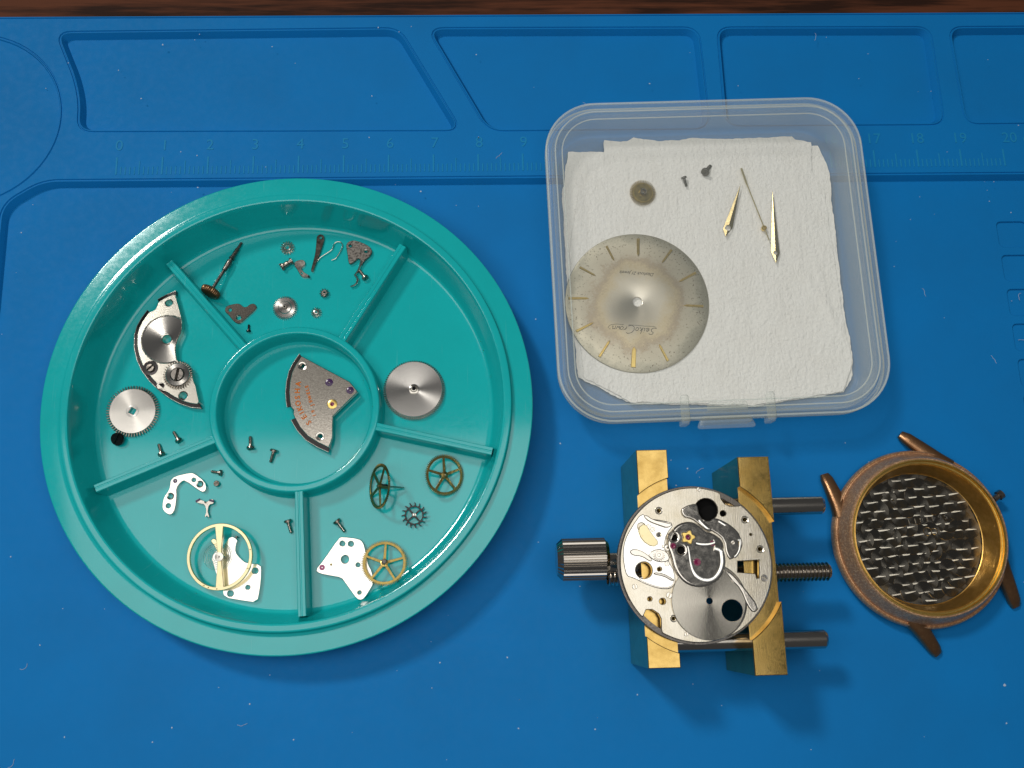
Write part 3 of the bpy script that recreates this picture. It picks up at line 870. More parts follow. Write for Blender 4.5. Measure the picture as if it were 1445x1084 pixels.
# ---- mainspring barrel
c = P(584, 549, ZF + .14)
gear_thing('mainspring_barrel', 'plain grey steel barrel disc with fine teeth round its lower edge', (c.x, c.y, ZF), [
    ('toothed_rim', 'satin_dark', lambda m: m.plate(gear(84, .60, .645, .5), .0, .05, [circle(0, 0, .5, 40)], .004)),
    ('drum', 'spun_soft', lambda m: m.lathe([(.04, .12), (.08, .125), (.585, .14), (.598, .132), (.60, .03)], 80)),
    ('arbor', 'steel', lambda m: m.lathe([(.105, .12), (.105, .142), (.085, .15), (.07, .15), (.062, .14), (.055, .17), (.042, .172), (.034, .15), (.0005, .15)], 28)),
    ('arbor_hole_shade', 'pit', lambda m: m.lathe([(.036, .158), (.0005, .157)], 16))])  # black disc paints the shade in the arbor's hole

# ---- loose wheels, right lower compartment
zr = Zoom(430, 620, 4.336)
def spoked_wheel(name, label, c, rot, ro, rim, nt, a0, ma, arbor, pin_r, group='spoked brass train wheels', hub='olive', pinion_up=False):
    t = thing(name, label, 'gear', c, rot, group)
    mb = MB(); mb.plate(gear(nt, ro * .93, ro, .5), -.012, .012, spoked(5, ro, ro * .93 - rim, ro * .15, .022, a0), .003)
    mb.build('wheel', ma, t)
    mb = MB(); mb.lathe([(ro * .17, -.014), (ro * .17, .02), (ro * .13, .028), (.0005, .028)], 24)
    mb.build('hub', hub, t)
    sg = 1 if pinion_up else -1
    mb = MB()
    mb.plate(gear(9, pin_r * .7, pin_r, .5), .0, .16, bev=.004, T=Matrix.Rotation(0 if sg > 0 else PI, 4, 'X') @ Matrix.Translation((0, 0, .014)))
    mb.build('pinion', 'dark', t)
    mb = MB()
    mb.lathe([(.0005, -sg * .075), (.014, -sg * .07), (.018, 0), (.022, sg * .16), (.020, sg * arbor * .8), (.012, sg * arbor), (.0005, sg * arbor)][::-sg], 10)
    mb.build('arbor', 'steel', t)
    return t
zcent = ZF + .40
c = zr.at((458, 287), zcent)
spoked_wheel('fourth_wheel', 'dark spoked brass wheel standing tilted on its long pointed arbor', c, (0, math.radians(-57), 0), .455, .035, 70, 1.35, 'olive', .55, .05)
bpy.data.objects['fourth_wheel'].rotation_euler = Vector((math.sin(math.radians(57)), .0, -math.cos(math.radians(57)))).to_track_quat('-Z', 'Y').to_euler()
c = zr.at((855, 219), ZF + .2)
spoked_wheel('third_wheel', 'dark spoked brass wheel lying beside the right lower divider', c, (math.radians(6), math.radians(24), .1), .425, .045, 66, .3, 'olive', .19, .05)
c = zr.at((487, 757), ZF + .22)
spoked_wheel('centre_wheel', 'yellow brass spoked wheel lying against the white bridge with a ruby', c, (math.radians(-7), math.radians(5), .1), .455, .05, 80, .15, 'oldbrass', .12, .06, hub='brass_gold', pinion_up=True)
c = zr.at((670, 465), ZF + .1)
t = thing('escape_wheel', 'small dark escape wheel with hooked teeth, between the spoked wheels', 'gear', c, (.1, -.12, .3), 'escapement parts')
mb = MB()
teeth = []
n = 15
for i in range(n):
    a = 2 * PI * i / n; s = 2 * PI / n
    for f, r in ((0, .192), (.45, .190), (.72, .255), (.98, .262), (.86, .225), (.92, .198)):
        teeth.append((r * math.cos(a + s * f), r * math.sin(a + s * f)))
mb.plate(teeth, -.01, .014, spoked(4, .19, .165, .035, .014, .4), .003); mb.build('toothed_ring', 'blued', t)
mb = MB(); mb.lathe([(.0005, -.09), (.012, -.085), (.016, 0), (.045, .014), (.045, .02), (.028, .024), (.028, .07), (.012, .075), (.010, .13), (.0005, .13)], 12); mb.build('pinion', 'steel', t)

zw = Zoom(430, 740, 7.744)
ztw = ZF + .11
def wb_extra(t, o):
    jewel_part(zw, t, o, 190, 472, zw.rad(30), ztw, ma='pinkruby')
    ring_part(zw, t, o, 440, 382, zw.rad(43), zw.rad(49), ztw, 'centre_bush', 'steel', .004)
    pin_part(zw, t, o, 288, 440, zw.rad(13), ztw - .02, ztw + .004, 'brass_bush', 'olive')
    ring_part(zw, t, o, 598, 745, zw.rad(20), zw.rad(26), ztw, 'countersink', 'pale_gold', .004)
plate_thing('wheel_bridge', 'bright white nickel bridge with one pink ruby, right of the lower vertical divider', 'watch bridge', zw,
    [(113, 500), (200, 395), (370, 147), (412, 134), (590, 155), (640, 195), (662, 275), (684, 370), (694, 440), (735, 510), (757, 640), (700, 740), (655, 805), (620, 830), (570, 820), (500, 725), (440, 640), (400, 583), (290, 565), (160, 540)],
    ZF + .02, ztw, 'mirror', [(412, 210, 29), (505, 213, 30), (440, 382, 43), (583, 443, 24), (598, 745, 20)], bev=.01, sm=1, extra=wb_extra)

# ---- left lower compartment
zl = Zoom(200, 640, 4.337)
def pb_extra(t, o):
    jewel_part(zl, t, o, 205, 168, zl.rad(13), ZF + .08, ma='garnet')
    for x, y in ((356, 188), (176, 262)): ring_part(zl, t, o, x, y, zl.rad(14), zl.rad(22), ZF + .08, 'countersink', 'polish', .012)
plate_thing('pallet_bridge', 'bent bright steel bridge with a purple jewel and bushed screw holes', 'watch bridge', zl,
    [(174, 165), (200, 138), (295, 116), (322, 120), (387, 170), (399, 215), (380, 240), (350, 228), (265, 165), (240, 175), (212, 213), (216, 260), (206, 340), (187, 373), (163, 376), (130, 352), (123, 320), (134, 265), (160, 232), (172, 200)],
    ZF, ZF + .08, 'mirror', [(319, 162, 12), (356, 188, 14), (176, 262, 14), (163, 320, 14)], bev=.01, sm=1, extra=pb_extra)
def pf_extra(t, o):
    for x, y, r in ((345, 288, .5), (428, 290, -.3)):
        c = zl.at((x, y), ZF + .075)
        mb = MB(); mb.plate([(-.05, -.022), (.05, -.022), (.05, .022), (-.05, .022)], 0, .04, bev=.006, T=TR(c.x, c.y, ZF + .05, r)); mb.build('pallet_stone', 'garnet', t, o)
    c = zl.at((392, 300), ZF + .08)
    mb = MB(); mb.lathe([(.0005, .13), (.008, .125), (.014, .08), (.02, .06), (.02, -.05), (.0005, -.07)][::-1], 10, Matrix.Translation((c.x, c.y, ZF + .06))); mb.build('staff', 'steel', t, o)
plate_thing('pallet_fork', 'tiny T shaped steel pallet fork with two dark stones', 'pallet fork', zl,
    [(330, 298), (340, 276), (362, 284), (400, 298), (420, 278), (442, 282), (440, 308), (412, 312), (403, 350), (408, 370), (414, 388), (405, 391), (399, 378), (392, 391), (384, 384), (392, 368), (394, 345), (385, 311), (355, 306)],
    ZF + .05, ZF + .085, 'steel_soft', bev=.004, sm=1, extra=pf_extra, group='escapement parts')
# balance wheel on its cock
zbal = Zoom(230, 720, 7.225)
c0 = zbal.at((580, 475), ZF + .30)
org = (c0.x, c0.y, ZF)
t = thing('balance_assembly', 'gold two-armed balance wheel lying on its white balance cock', 'balance wheel', org)
ol3 = smooth_poly(zbal.poly([(690, 258), (768, 300), (745, 352), (740, 430), (790, 490), (850, 540), (1000, 549), (1006, 640), (992, 800), (962, 946), (790, 922), (622, 892), (600, 800), (560, 700), (535, 640), (508, 540), (490, 480), (530, 415), (610, 400), (628, 340)], ZF + .10), 1)
mb = MB(); mb.plate(ol3, ZF, ZF + .10, [circle(*zbal.at((x, y), ZF + .1).to_2d(), zbal.rad(r), 18) for x, y, r in ((940, 618, 30), (865, 787, 22), (688, 850, 30))], .01)
ck = mb.build('balance_cock', 'mirror', t, org)
mb = MB(); q = smooth_poly(zbal.poly([(485, 315), (505, 290), (540, 295), (552, 330), (600, 420), (585, 460), (550, 420), (520, 355)], ZF + .14), 1)
mb.plate(q, ZF + .1, ZF + .14, bev=.008); mb.build('regulator', 'pale_gold', ck, org)
pin_part(zbal, ck, org, 745, 272, .02, ZF + .02, ZF + .13, 'stud_screw', 'dark')
wheel_tilt = Matrix.Translation((c0.x, c0.y, ZF + .30)) @ Euler((.05, -.06, 0)).to_matrix().to_4x4()
R0 = zbal.rad(328)
mb = MB()
def arm_hole(s):
    a = .14
    return arc(0, 0, R0 * .90, -PI / 2 + a, PI / 2 - a, 28) + [(.066, R0 * .60), (.042, R0 * .2), (.042, -R0 * .2), (.066, -R0 * .60)]
h1 = arm_hole(1); h2 = [(-x, y) for x, y in h1]
mb.plate(circle(0, 0, R0, 96), -.03, .03, [h1, h2], .008, T=wheel_tilt @ Matrix.Rotation(.04, 4, 'Z'))
bw = mb.build('wheel', 'pale_gold', t, org)
for a in (-1.62, -1.9, -2.05, -.4, .2):
    mb = MB(); mb.lathe([(.014, .0305), (.0005, .032)], 8, wheel_tilt @ Matrix.Translation((R0 * .95 * math.cos(a), R0 * .95 * math.sin(a), 0)))
    mb.build('poising_hole', 'olive', bw, org)
mb = MB(); mb.lathe([(.0005, .12), (.012, .12), (.02, .06), (.085, .055), (.09, .03), (.03, .028), (.03, -.1), (.0005, -.16)][::-1], 24, wheel_tilt); mb.build('roller', 'steel', bw, org)
mb = MB(); sp = []
for i in range(150):
    a = i * .26; r = .06 + .0042 * i * .26 * 1.35
    sp.append(Vector((c0.x - .1 + r * math.cos(a), c0.y + .02 + r * math.sin(a), ZF + .19 - .0002 * i)))
mb.tube(sp, .0045, 4); mb.build('hairspring', 'steel', t, org)

# ================================================================== clear box with tissue, dial and hands
before_box = set(COL.objects)
BXC, BXR = Vector((12.90, -2.38)), math.radians(1.2)
box = thing('plastic_box', 'square clear plastic box with rounded corners and closed lid', 'storage box', (BXC.x, BXC.y, 0), (0, 0, BXR))
HW, HH, BH = 3.42, 3.49, 1.08
def rrect(ins, r):
    r = max(r, .1); x, y = HW - ins, HH - ins
    o = []
    for cx, cy, a in ((x - r, y - r, 0), (-x + r, y - r, PI / 2), (-x + r, -y + r, PI), (x - r, -y + r, 1.5 * PI)):
        o += arc(cx, cy, r, a, a + PI / 2, 12)
    return o
def loft(mb, secs, cap0=False, cap1=False):
    vs, fs = [], []
    n = len(rrect(0, 1))
    for ins, z in secs: vs += [(x, y, z) for x, y in rrect(ins, 1.12 - ins)]
    for j in range(len(secs) - 1):
        for i in range(n):
            a, b = j * n + i, j * n + (i + 1) % n
            fs.append((a, b, b + n, a + n))
    if cap0: fs.append(tuple(range(n))[::-1])
    if cap1: fs.append(tuple((len(secs) - 1) * n + i for i in range(n)))
    mb.add(vs, fs)
mb = MB()
loft(mb, [(.30, .02), (.24, .035), (.20, .08), (.17, .5), (.13, .80), (.13, .88), (.19, .88), (.24, .5), (.27, .12), (.31, .075)], True, True)
mb.build('box_base', 'plastic', box, angle=50)
mb = MB()
loft(mb, [(.09, .80), (.015, .80), (.0, .83), (.0, 1.0), (.02, 1.05), (.05, 1.075), (.11, 1.08), (.14, 1.065), (.17, 1.06), (.21, 1.075), (.27, 1.07), (.33, 1.035), (.40, 1.02)], False, True)
loft(mb, [(.09, .80), (.09, .99), (.14, .985)], False, False)
mb.build('box_lid', 'plastic', box, angle=60)
for ins, z, r in ((.02, 1.06, .022), (.21, 1.075, .016), (.36, 1.03, .014), (.02, .80, .016)):
    mb = MB(); pth = [Vector((x, y, z)) for x, y in rrect(ins, 1.12 - ins)]
    mb.tube(pth + pth[:2], r, 8); mb.build('rim_bead', 'plastic_edge', box)
def box_local(px, py, z):
    p = PB(px, py, z); q = Matrix.Rotation(-BXR, 2) @ (p.to_2d() - BXC)
    return q
for px, s in ((967, 1), (1089, 1)):
    q = box_local(px, 572, 1.1)
    mb = MB()
    mb.plate(rounded([(-.085, -.16), (.085, -.16), (.085, .42), (-.085, .42)], .06), 1.02, 1.12, bev=.03, T=Matrix.Translation((q.x, -HH + .08, 0)))
    mb.plate(rounded([(-.075, -.06), (.075, -.06), (.075, .06), (-.075, .06)], .03), .74, 1.05, bev=.02, T=Matrix.Translation((q.x, -HH - .045, 0)))
    mb.build('hinge_tab', 'plastic', box, angle=50)
q = box_local(1026, 580, 1.0)
mb = MB()
mb.plate(rounded([(-.62, -.16), (.62, -.16), (.50, .10), (-.50, .10)], .1), .84, .90, bev=.02, T=Matrix.Translation((q.x, -HH - .02, 0)))
mb.plate(rounded([(-.50, -.06), (.50, -.06), (.50, .03), (-.50, .03)], .03), .70, 1.02, bev=.02, T=Matrix.Translation((q.x, -HH - .025, 0)))
mb.plate(rounded([(-.42, .05), (.42, .05), (.40, .22), (-.40, .22)], .03), 1.05, 1.10, bev=.02, T=Matrix.Translation((q.x, -HH + .10, 0)))
mb.build('latch', 'plastic', box, angle=50)

# ---- tissue
zx = Zoom(760, 140, 2.306); zx.tilted = True
def inside(p, poly):
    x, y = p; c = False; j = len(poly) - 1
    for i in range(len(poly)):
        xi, yi = poly[i]; xj, yj = poly[j]
        if (yi > y) != (yj > y) and x < (xj - xi) * (y - yi) / (yj - yi) + xi: c = not c
        j = i
    return c
def paper(mb, poly, zbase, amp, step=.045, seed=0., folds=()):
    # jag the torn edges
    pts = []
    for a, b in zip(poly, poly[1:] + poly[:1]):
        a, b = Vector(a), Vector(b); L = (b - a).length; n = max(1, int(L / .05))
        nr = Vector((-(b - a).y, (b - a).x)) / max(L, 1e-6)
        for i in range(n):
            p = a.lerp(b, i / n)
            pts.append(tuple(p + nr * (.025 * noise.noise((p.x * 3 + seed, p.y * 3, 0)) + .018 * noise.noise((p.x * 13, p.y * 13, seed)))))
    x0, x1 = min(p[0] for p in pts), max(p[0] for p in pts); y0, y1 = min(p[1] for p in pts), max(p[1] for p in pts)
    def h(x, y):
        z = amp * (noise.noise((x * 1.1 + seed, y * .55, 1)) + .55 * noise.noise((x * 4.5, y * 1.1, seed + 3)) + .16 * noise.noise((x * 14, y * 3, seed)))
        for (ax, ay, bx, by, hh, ww) in folds:
            d = Vector((bx - ax, by - ay)); L = d.length; d /= L
            r = Vector((x - ax, y - ay)); s = r.dot(d)
            if -.1 < s < L + .1:
                o = r.x * d.y - r.y * d.x
                z += hh * math.exp(-(o / ww) ** 2) * min(1, max(0, (s + .1) * 3), max(0, (L + .1 - s) * 3))
        return z
    nx, ny = int((x1 - x0) / step) + 2, int((y1 - y0) / step) + 2
    idx = {}; vs, fs = [], []
    loop = ccw(clean(pts))
    # interior grid, plus a rim strip that follows the torn outline exactly
    def vid(i, j):
        if (i, j) not in idx:
            x, y = x0 + i * step, y0 + j * step
            idx[(i, j)] = len(vs); vs.append((x, y, zbase + h(x, y)))
        return idx[(i, j)]
    for i in range(nx):
        for j in range(ny):
            cs = [(i, j), (i + 1, j), (i + 1, j + 1), (i, j + 1)]
            if all(inside((x0 + a * step, y0 + b * step), loop) for a, b in cs):
                fs.append(tuple(vid(a, b) for a, b in cs))
    mb.add(vs, fs)
    ins = inset(loop, step * 1.6)
    n = len(loop); k = [(x, y, zbase + h(x, y) - .002) for x, y in loop] + [(x, y, zbase + h(x, y) - .003) for x, y in ins]
    mb.add(k, [(i, (i + 1) % n, n + (i + 1) % n, n + i) for i in range(n)])
    # skirt gives the paper its thickness
    mb.add([(x, y, zbase + h(x, y) - .002) for x, y in loop] + [(x, y, zbase + h(x, y) - .03) for x, y in loop], [(n + i, n + (i + 1) % n, (i + 1) % n, i) for i in range(n)])
def keep_inside(p, ins=.38, r=.85):
    q = Matrix.Rotation(-BXR, 2) @ (Vector(p) - BXC)
    x, y = max(-HW + ins, min(HW - ins, q.x)), max(-HH + ins, min(HH - ins, q.y))
    cx, cy = HW - ins - r, HH - ins - r
    dx, dy = abs(x) - cx, abs(y) - cy
    if dx > 0 and dy > 0 and math.hypot(dx, dy) > r:
        k = r / math.hypot(dx, dy)
        x, y = math.copysign(cx + dx * k, x), math.copysign(cy + dy * k, y)
    return tuple(BXC + Matrix.Rotation(BXR, 2) @ Vector((x, y)))
ts = thing('folded_tissue', 'folded white tissue with torn edges lining the clear box', 'tissue', (BXC.x, BXC.y, .08))
lower = [tuple(p) for p in zx.poly([(92, 168), (212, 172), (300, 150), (870, 150), (950, 128), (952, 240), (962, 420), (990, 640), (1000, 725), (1030, 780), (1042, 830), (1034, 900), (1028, 985), (700, 1002), (300, 990), (130, 905), (122, 830), (84, 560), (78, 300)], .12)]
upper = [tuple(p) for p in zx.poly([(214, 136), (290, 138), (308, 124), (400, 137), (500, 128), (640, 130), (825, 121), (835, 132), (886, 140), (890, 235), (930, 300), (948, 430), (980, 640), (994, 740), (1022, 850), (1016, 975), (700, 996), (300, 985), (150, 905), (100, 500), (130, 300), (214, 220)], .16)]
lower = [keep_inside(p) for p in lower]; upper = [keep_inside(p, .40) for p in upper]
mb = MB(); paper(mb, lower, .115, .012, seed=5.); mb.build('tissue_layer', 'tissue', ts, (BXC.x, BXC.y, .08), angle=180)
fa = [zx.at(p, .17) for p in ((860, 560), (990, 770), (900, 520), (960, 740), (790, 760), (985, 800), (560, 300), (600, 560), (220, 230), (150, 330))]
folds = [(fa[0].x, fa[0].y, fa[1].x, fa[1].y, .02, .09), (fa[2].x, fa[2].y, fa[3].x, fa[3].y, .02, .07), (fa[4].x, fa[4].y, fa[5].x, fa[5].y, .02, .12), (fa[6].x, fa[6].y, fa[7].x, fa[7].y, .012, .2)]
mb = MB(); paper(mb, upper, .165, .014, seed=11., folds=folds); mb.build('tissue_layer', 'tissue', ts, (BXC.x, BXC.y, .08), angle=180)

# ---- dial
ZD = .205
zd = Zoom(780, 310, 4.712); zd.tilted = True
DC = Vector((11.372, -3.165)); DR = 1.562
dial = thing('watch_dial', 'aged champagne watch dial with gilt baton markers, lying upside down', 'watch dial', (DC.x, DC.y, ZD))
org = (DC.x, DC.y, ZD)
mb = MB()
mb.lathe([(DR - .005, -.035), (DR, -.02), (DR - .01, -.005), (DR - .05, .006), (DR * .8, .024), (DR * .5, .038), (.115, .043), (.108, .04), (.108, -.03)], 128)
mb.build('dial_plate', 'dial', dial, angle=40)
def dome(r): return .043 - .037 * (r / (DR - .05)) ** 2.4
marks = [((534, 985), (540, 848), 17, 'bright'), ((765, 942), (705, 830), 9, ''), ((1000, 578), (870, 572), 9, ''), ((950, 355), (838, 415), 9, ''), ((790, 202), (725, 290), 9, 'd'), ((567, 128), (567, 245), 11, 'd'), ((356, 178), (408, 276), 8, 'd'), ((178, 318), (285, 376), 8, 'd'), ((100, 525), (240, 525), 9, ''), ((155, 745), (270, 686), 9, ''), ((308, 915), (380, 803), 9, '')]
for a, b, wd, kd in marks:
    A, B = zd.at(a, ZD).to_2d() - DC, zd.at(b, ZD + .02).to_2d() - DC
    for q in (A,):
        if q.length > DR - .07: q *= (DR - .07) / q.length
    d = (B - A).normalized(); n_ = Vector((-d.y, d.x)); wv = zd.rad(wd)
    zz = min(dome(A.length), dome(B.length))
    za, zb_ = dome(A.length), dome(B.length)
    Lm = (B - A).length
    vs = []
    for s_, o_ in ((0, -1), (0, 1), (.86, 1), (1, .1), (1, -.1), (.86, -1)):
        q = A + d * (Lm * s_) + n_ * (wv * o_ * (1 if s_ < .5 else .85))
        vs.append((q.x, q.y))
    mb = MB()
    mb.plate(vs, -.012, .026, bev=.009, zf=lambda x, y: dome(math.hypot(x, y)) )
    mb.build('hour_marker', 'brass_gold' if kd != 'd' else 'oldbrass', dial)
ang = math.atan2(*((zd.at((400, 716), ZD) - zd.at((690, 738), ZD)).to_2d().yx))
c = zd.at((545, 730), ZD + .03).to_2d() - DC
mb = MB()
zt4 = dome(c.length) + .0015
T4 = TR(c.x, c.y, zt4, ang)
def script(pl, ox):
    k = smooth_poly(pl, 0); pp = []
    for a, b in zip(pl, pl[1:]): pp += [(a[0] * (1 - q / 3) + b[0] * q / 3, a[1] * (1 - q / 3) + b[1] * q / 3) for q in range(3)]
    pp.append(pl[-1])
    mb.tube([T4 @ Vector((x + y * .22 + ox, y, 0)) for x, y in pp], .0062, 5, flat=.35)
script([(.085, .07), (.05, .09), (.0, .08), (-.01, .045), (.04, .015), (.05, -.025), (.01, -.06), (-.06, -.05)], -.40)                                    # S
script([(-.02, -.02), (.02, -.005), (.03, .02), (.01, .03), (-.02, .0), (-.01, -.045), (.03, -.04), (.05, -.02)], -.285)                                # e
script([(.0, .03), (-.005, -.04), (.02, -.035)], -.205); script([(.002, .055), (.004, .06)], -.205)                                                     # i
script([(.01, .09), (-.01, -.05), (-.002, -.01), (.035, .03), (.01, -.005), (.04, -.045), (.06, -.03)], -.155)                                         # k
script([(.02, .03), (-.015, .02), (-.025, -.02), (.0, -.045), (.03, -.03), (.035, .005), (.02, .03)], -.055)                                           # o
script([(.07, .085), (.03, .105), (-.045, .08), (-.085, .02), (-.07, -.05), (-.01, -.085), (.06, -.06)], .095)                                         # C
script([(-.02, -.045), (-.01, .02), (-.005, .0), (.025, .03), (.035, .025)], .20)                                                                      # r
script([(.02, .03), (-.015, .02), (-.025, -.02), (.0, -.045), (.03, -.03), (.035, .005), (.02, .03)], .275)                                            # o
script([(-.035, .03), (-.03, -.04), (.0, -.01), (.012, -.04), (.04, .03)], .36)                                                                        # w
script([(-.025, -.045), (-.02, .025), (.0, .02), (.025, .03), (.03, -.04), (.05, -.03)], .445)                                                         # n
mb.tube([T4 @ Vector(p) for p in [(-.46, -.075, 0), (-.40, -.095, 0), (-.2, -.085, 0), (.05, -.09, 0), (.14, -.085, 0)]], .0045, 5, flat=.3)
mb.tube([T4 @ Vector(p) for p in [(.24, -.085, 0), (.40, -.085, 0), (.52, -.06, 0), (.57, -.01, 0), (.545, .035, 0), (.52, .01, 0)]], .0045, 5, flat=.3)
mb.build('dial_print', 'print', dial, smooth=False)
ang = math.atan2(*((zd.at((425, 350), ZD) - zd.at((695, 372), ZD)).to_2d().yx))
c = zd.at((560, 358), ZD + .03).to_2d() - DC
mb = MB()
text_mesh('Diashock 21 Jewels', .125, TR(c.x, c.y, dome(c.length) + .0015, ang) @ Matrix.Diagonal((.80, .85, 1, 1)), mb, .45, .003, .95)
mb.build('dial_print', 'print', dial, smooth=False)

# ---- hands
zh = Zoom(870, 220, 5.558); zh.tilted = True
ZH = .215
def dauphine(name, label, tip, sl, sr, tail, hole, ma):
    T_, SL, SR, TL, H = [zh.at(p, ZH).to_2d() for p in (tip, sl, sr, tail, hole[:2])]
    hr = zh.rad(hole[2])
    ax = (TL - T_).normalized()
    H = T_ + ax * (H - T_).dot(ax)
    t = thing(name, label, 'watch hand', (H.x, H.y, ZH))
    wmax = max(abs((SL - T_).cross(ax)), abs((SR - T_).cross(ax)))
    for side, S, m_ in ((1, SL, ma), (-1, SR, ma)):
        a0 = math.atan2(-ax.y, -ax.x)
        s = 1 if ((S - T_).x * ax.y - (S - T_).y * ax.x) > 0 else -1
        ar = [(H.x + hr * math.cos(a0 - s * PI * k / 8), H.y + hr * math.sin(a0 - s * PI * k / 8)) for k in range(9)]
        # half outline: tip -> shoulder -> tail -> hole (lower) -> around hole -> upper -> tip
        if (Vector(ar[4]) - H).dot(S - H) < 0:
            ar = [(H.x + hr * math.cos(a0 + s * PI * k / 8), H.y + hr * math.sin(a0 + s * PI * k / 8)) for k in range(9)]
        pts = [tuple(T_), tuple(S), tuple(TL)] + ar[::-1]
        mb = MB()
        mb.plate(pts, ZH, ZH + .012, bev=0, zf=lambda x, y: .05 * (1 - min(1, abs((Vector((x, y)) - T_).cross(ax)) / wmax)) if True else 0)
        mb.build('facet', m_, t, (H.x, H.y, ZH), smooth=False)
    return t
dauphine('hour_hand', 'short dull gilt pointed hand with a round hole, left of the three', (967, 233), (834, 574), (909, 568), (850, 642), (877, 573, 26), 'handgold')
dauphine('minute_hand', 'longer dull gilt pointed hand with a round hole, right of the three', (1217, 283), (1209, 752), (1279, 764), (1245, 847), (1242, 767, 19), 'handgold')
A, B, C_, D_ = [zh.at(p, ZH + .05) for p in ((978, 97), (1018, 212), (1158, 565), (1197, 662))]
t = thing('second_hand', 'thin bright gold seconds hand with a small boss, between the two pointed hands', 'watch hand', (C_.x, C_.y, ZH))
mb = MB()
d = (C_ - A).to_2d().normalized(); n_ = Vector((-d.y, d.x))
o = []
for q, wv in ((A, .022), (B, .022), (B + (C_ - B) * .06, .012), (D_, .012)): o.append(q.to_2d() + n_ * wv)
mb.plate([tuple(x) for x in o] + [tuple(x.to_2d() - n_ * wv) for x, wv in ((D_, .012), (B + (C_ - B) * .06, .012), (B, .022), (A, .022))], ZH + .045, ZH + .06, bev=.004)
mb.build('pointer', 'pale_gold', t, (C_.x, C_.y, ZH))
mb = MB(); mb.lathe([(.012, .07), (.02, .078), (.045, .075), (.058, .06), (.058, .0), (.02, -.01)][::-1], 20, Matrix.Translation((C_.x, C_.y, ZH))); mb.build('boss', 'brass_gold', t, (C_.x, C_.y, ZH))

# ---- hour wheel in the box and two screws
c = zh.at((206, 287), .24)
gear_thing('hour_gear', 'brown brass gear wheel with a raised centre tube lying on the tissue', (c.x, c.y, .205), [
    ('toothed_wheel', 'oldbrass', lambda m: m.plate(gear(44, .228, .29, .5), 0, .035, [circle(0, 0, .04, 16)], .004)),
    ('face', 'olive', lambda m: m.lathe([(.09, .034), (.1, .042), (.19, .042), (.20, .034)], 40)),
    ('tube', 'gunmetal', lambda m: m.lathe([(.085, .03), (.07, .06), (.07, .12), (.06, .13), (.045, .13), (.04, .03)], 24))], (.06, .04, .2))
for head, tip, lb, s in (((965, 250.5), (967.5, 260), 'tiny dark screw pointing down on the tissue, left one of two', .85), ((995, 243), (1003, 233), 'dark broad-headed screw pointing up on the tissue, right one of two', 1.25)):
    loc, rot = lay(head, tip, .195, .075 * s, .036 * s, PB)
    cscr = copy_thing(SCREW0, lb, loc, (rot[0], rot[1] + (.25 if s > 1 else 0), rot[2]), s)
    for ch in cscr.children:
        ch.data = ch.data.copy(); ch.data.materials[0] = M['dark']

# the box stands half on the raised ruler band: tip it and all it holds together
for o in list(COL.objects):
    if o.parent is None and o.type in ('EMPTY', 'MESH') and o not in before_box:
        o.location = BOX_PIV + BOX_R @ (o.location - BOX_PIV)
        o.rotation_euler = (BOX_R @ o.rotation_euler.to_matrix()).to_euler()

# ================================================================== movement holder
ZJ = 2.12
MC = Vector((11.89, -8.825))
hold = thing('movement_holder', 'brass movement holder vise with steel pins, threaded rod and knurled knob', 'movement holder', (MC.x, MC.y, 0))
org = (MC.x, MC.y, 0)
RL = 1.64
for xs, y0, y1 in (((10.86, 11.44), -10.655, -6.71), ((12.765, 13.36), -10.83, -6.88)):
    mb = MB()
    x0, x1 = xs
    rect = [(x0, y0), (x1, y0), (x1, y1), (x0, y1)]
    mb.plate(rect, .05, ZJ - .16, bev=0)
    for sgn, ye in ((1, y1), (-1, y0)):
        a0 = math.acos((x0 - MC.x) / RL); a1 = math.acos((x1 - MC.x) / RL)
        ar = [(MC.x + RL * math.cos(a0 + (a1 - a0) * k / 14), MC.y + sgn * RL * math.sin(a0 + (a1 - a0) * k / 14)) for k in range(15)]
        mb.plate(ar + [(x1, ye), (x0, ye)], ZJ - .161, ZJ, bev=.012)
    j = mb.build('jaw', 'brass', hold, org, angle=25)
def rod(name, ma, xa, xb, y, z, prof, n=24, **kw):
    mb = MB(); mb.lathe(prof, n, Matrix.Translation((xa, y, z)) @ Matrix.Rotation(PI / 2, 4, 'Y'), **kw)
    return mb.build(name, ma, hold, org, angle=28)
ZP = 1.3
for y, xe in ((-7.73, 14.60), (-10.25, 14.40)):
    L_ = xe - 10.9
    rod('guide_pin', 'satin_rod', 10.9, xe, y, ZP, [(.0005, 0), (.175, 0), (.175, L_ - .05), (.155, L_ - .02), (.135, L_), (.0005, L_)])
th = [(.17, 0)]
Lr = 14.60 - 10.3
k = int(Lr / .075)
for i in range(k): th += [(.145, i * .075 + .005), (.18, i * .075 + .035), (.18, i * .075 + .045), (.145, i * .075 + .072)]
th += [(.12, Lr), (.0005, Lr)]
rod('threaded_rod', 'satin_rod', 10.3, 14.6, -9.0, ZP, th)
kn = []
def knurl(i, j): return 1.035 if (i % 4) in (0, 1) and 2 <= j <= 4 else (.975 if 2 <= j <= 4 else 1)
rod('knob', 'satin_rod', 9.35, 10.4, -8.66, ZP, [(.0005, 0), (.30, 0), (.375, .10), (.385, .11), (.385, .92), (.375, .93), (.32, .99), (.24, 1.0), (.0005, 1.0)], 112, rmod=knurl)
rod('knob_collar', 'satin_rod', 10.3, 10.9, -8.75, ZP, [(.22, 0), (.22, .5), (.26, .56)], 28)

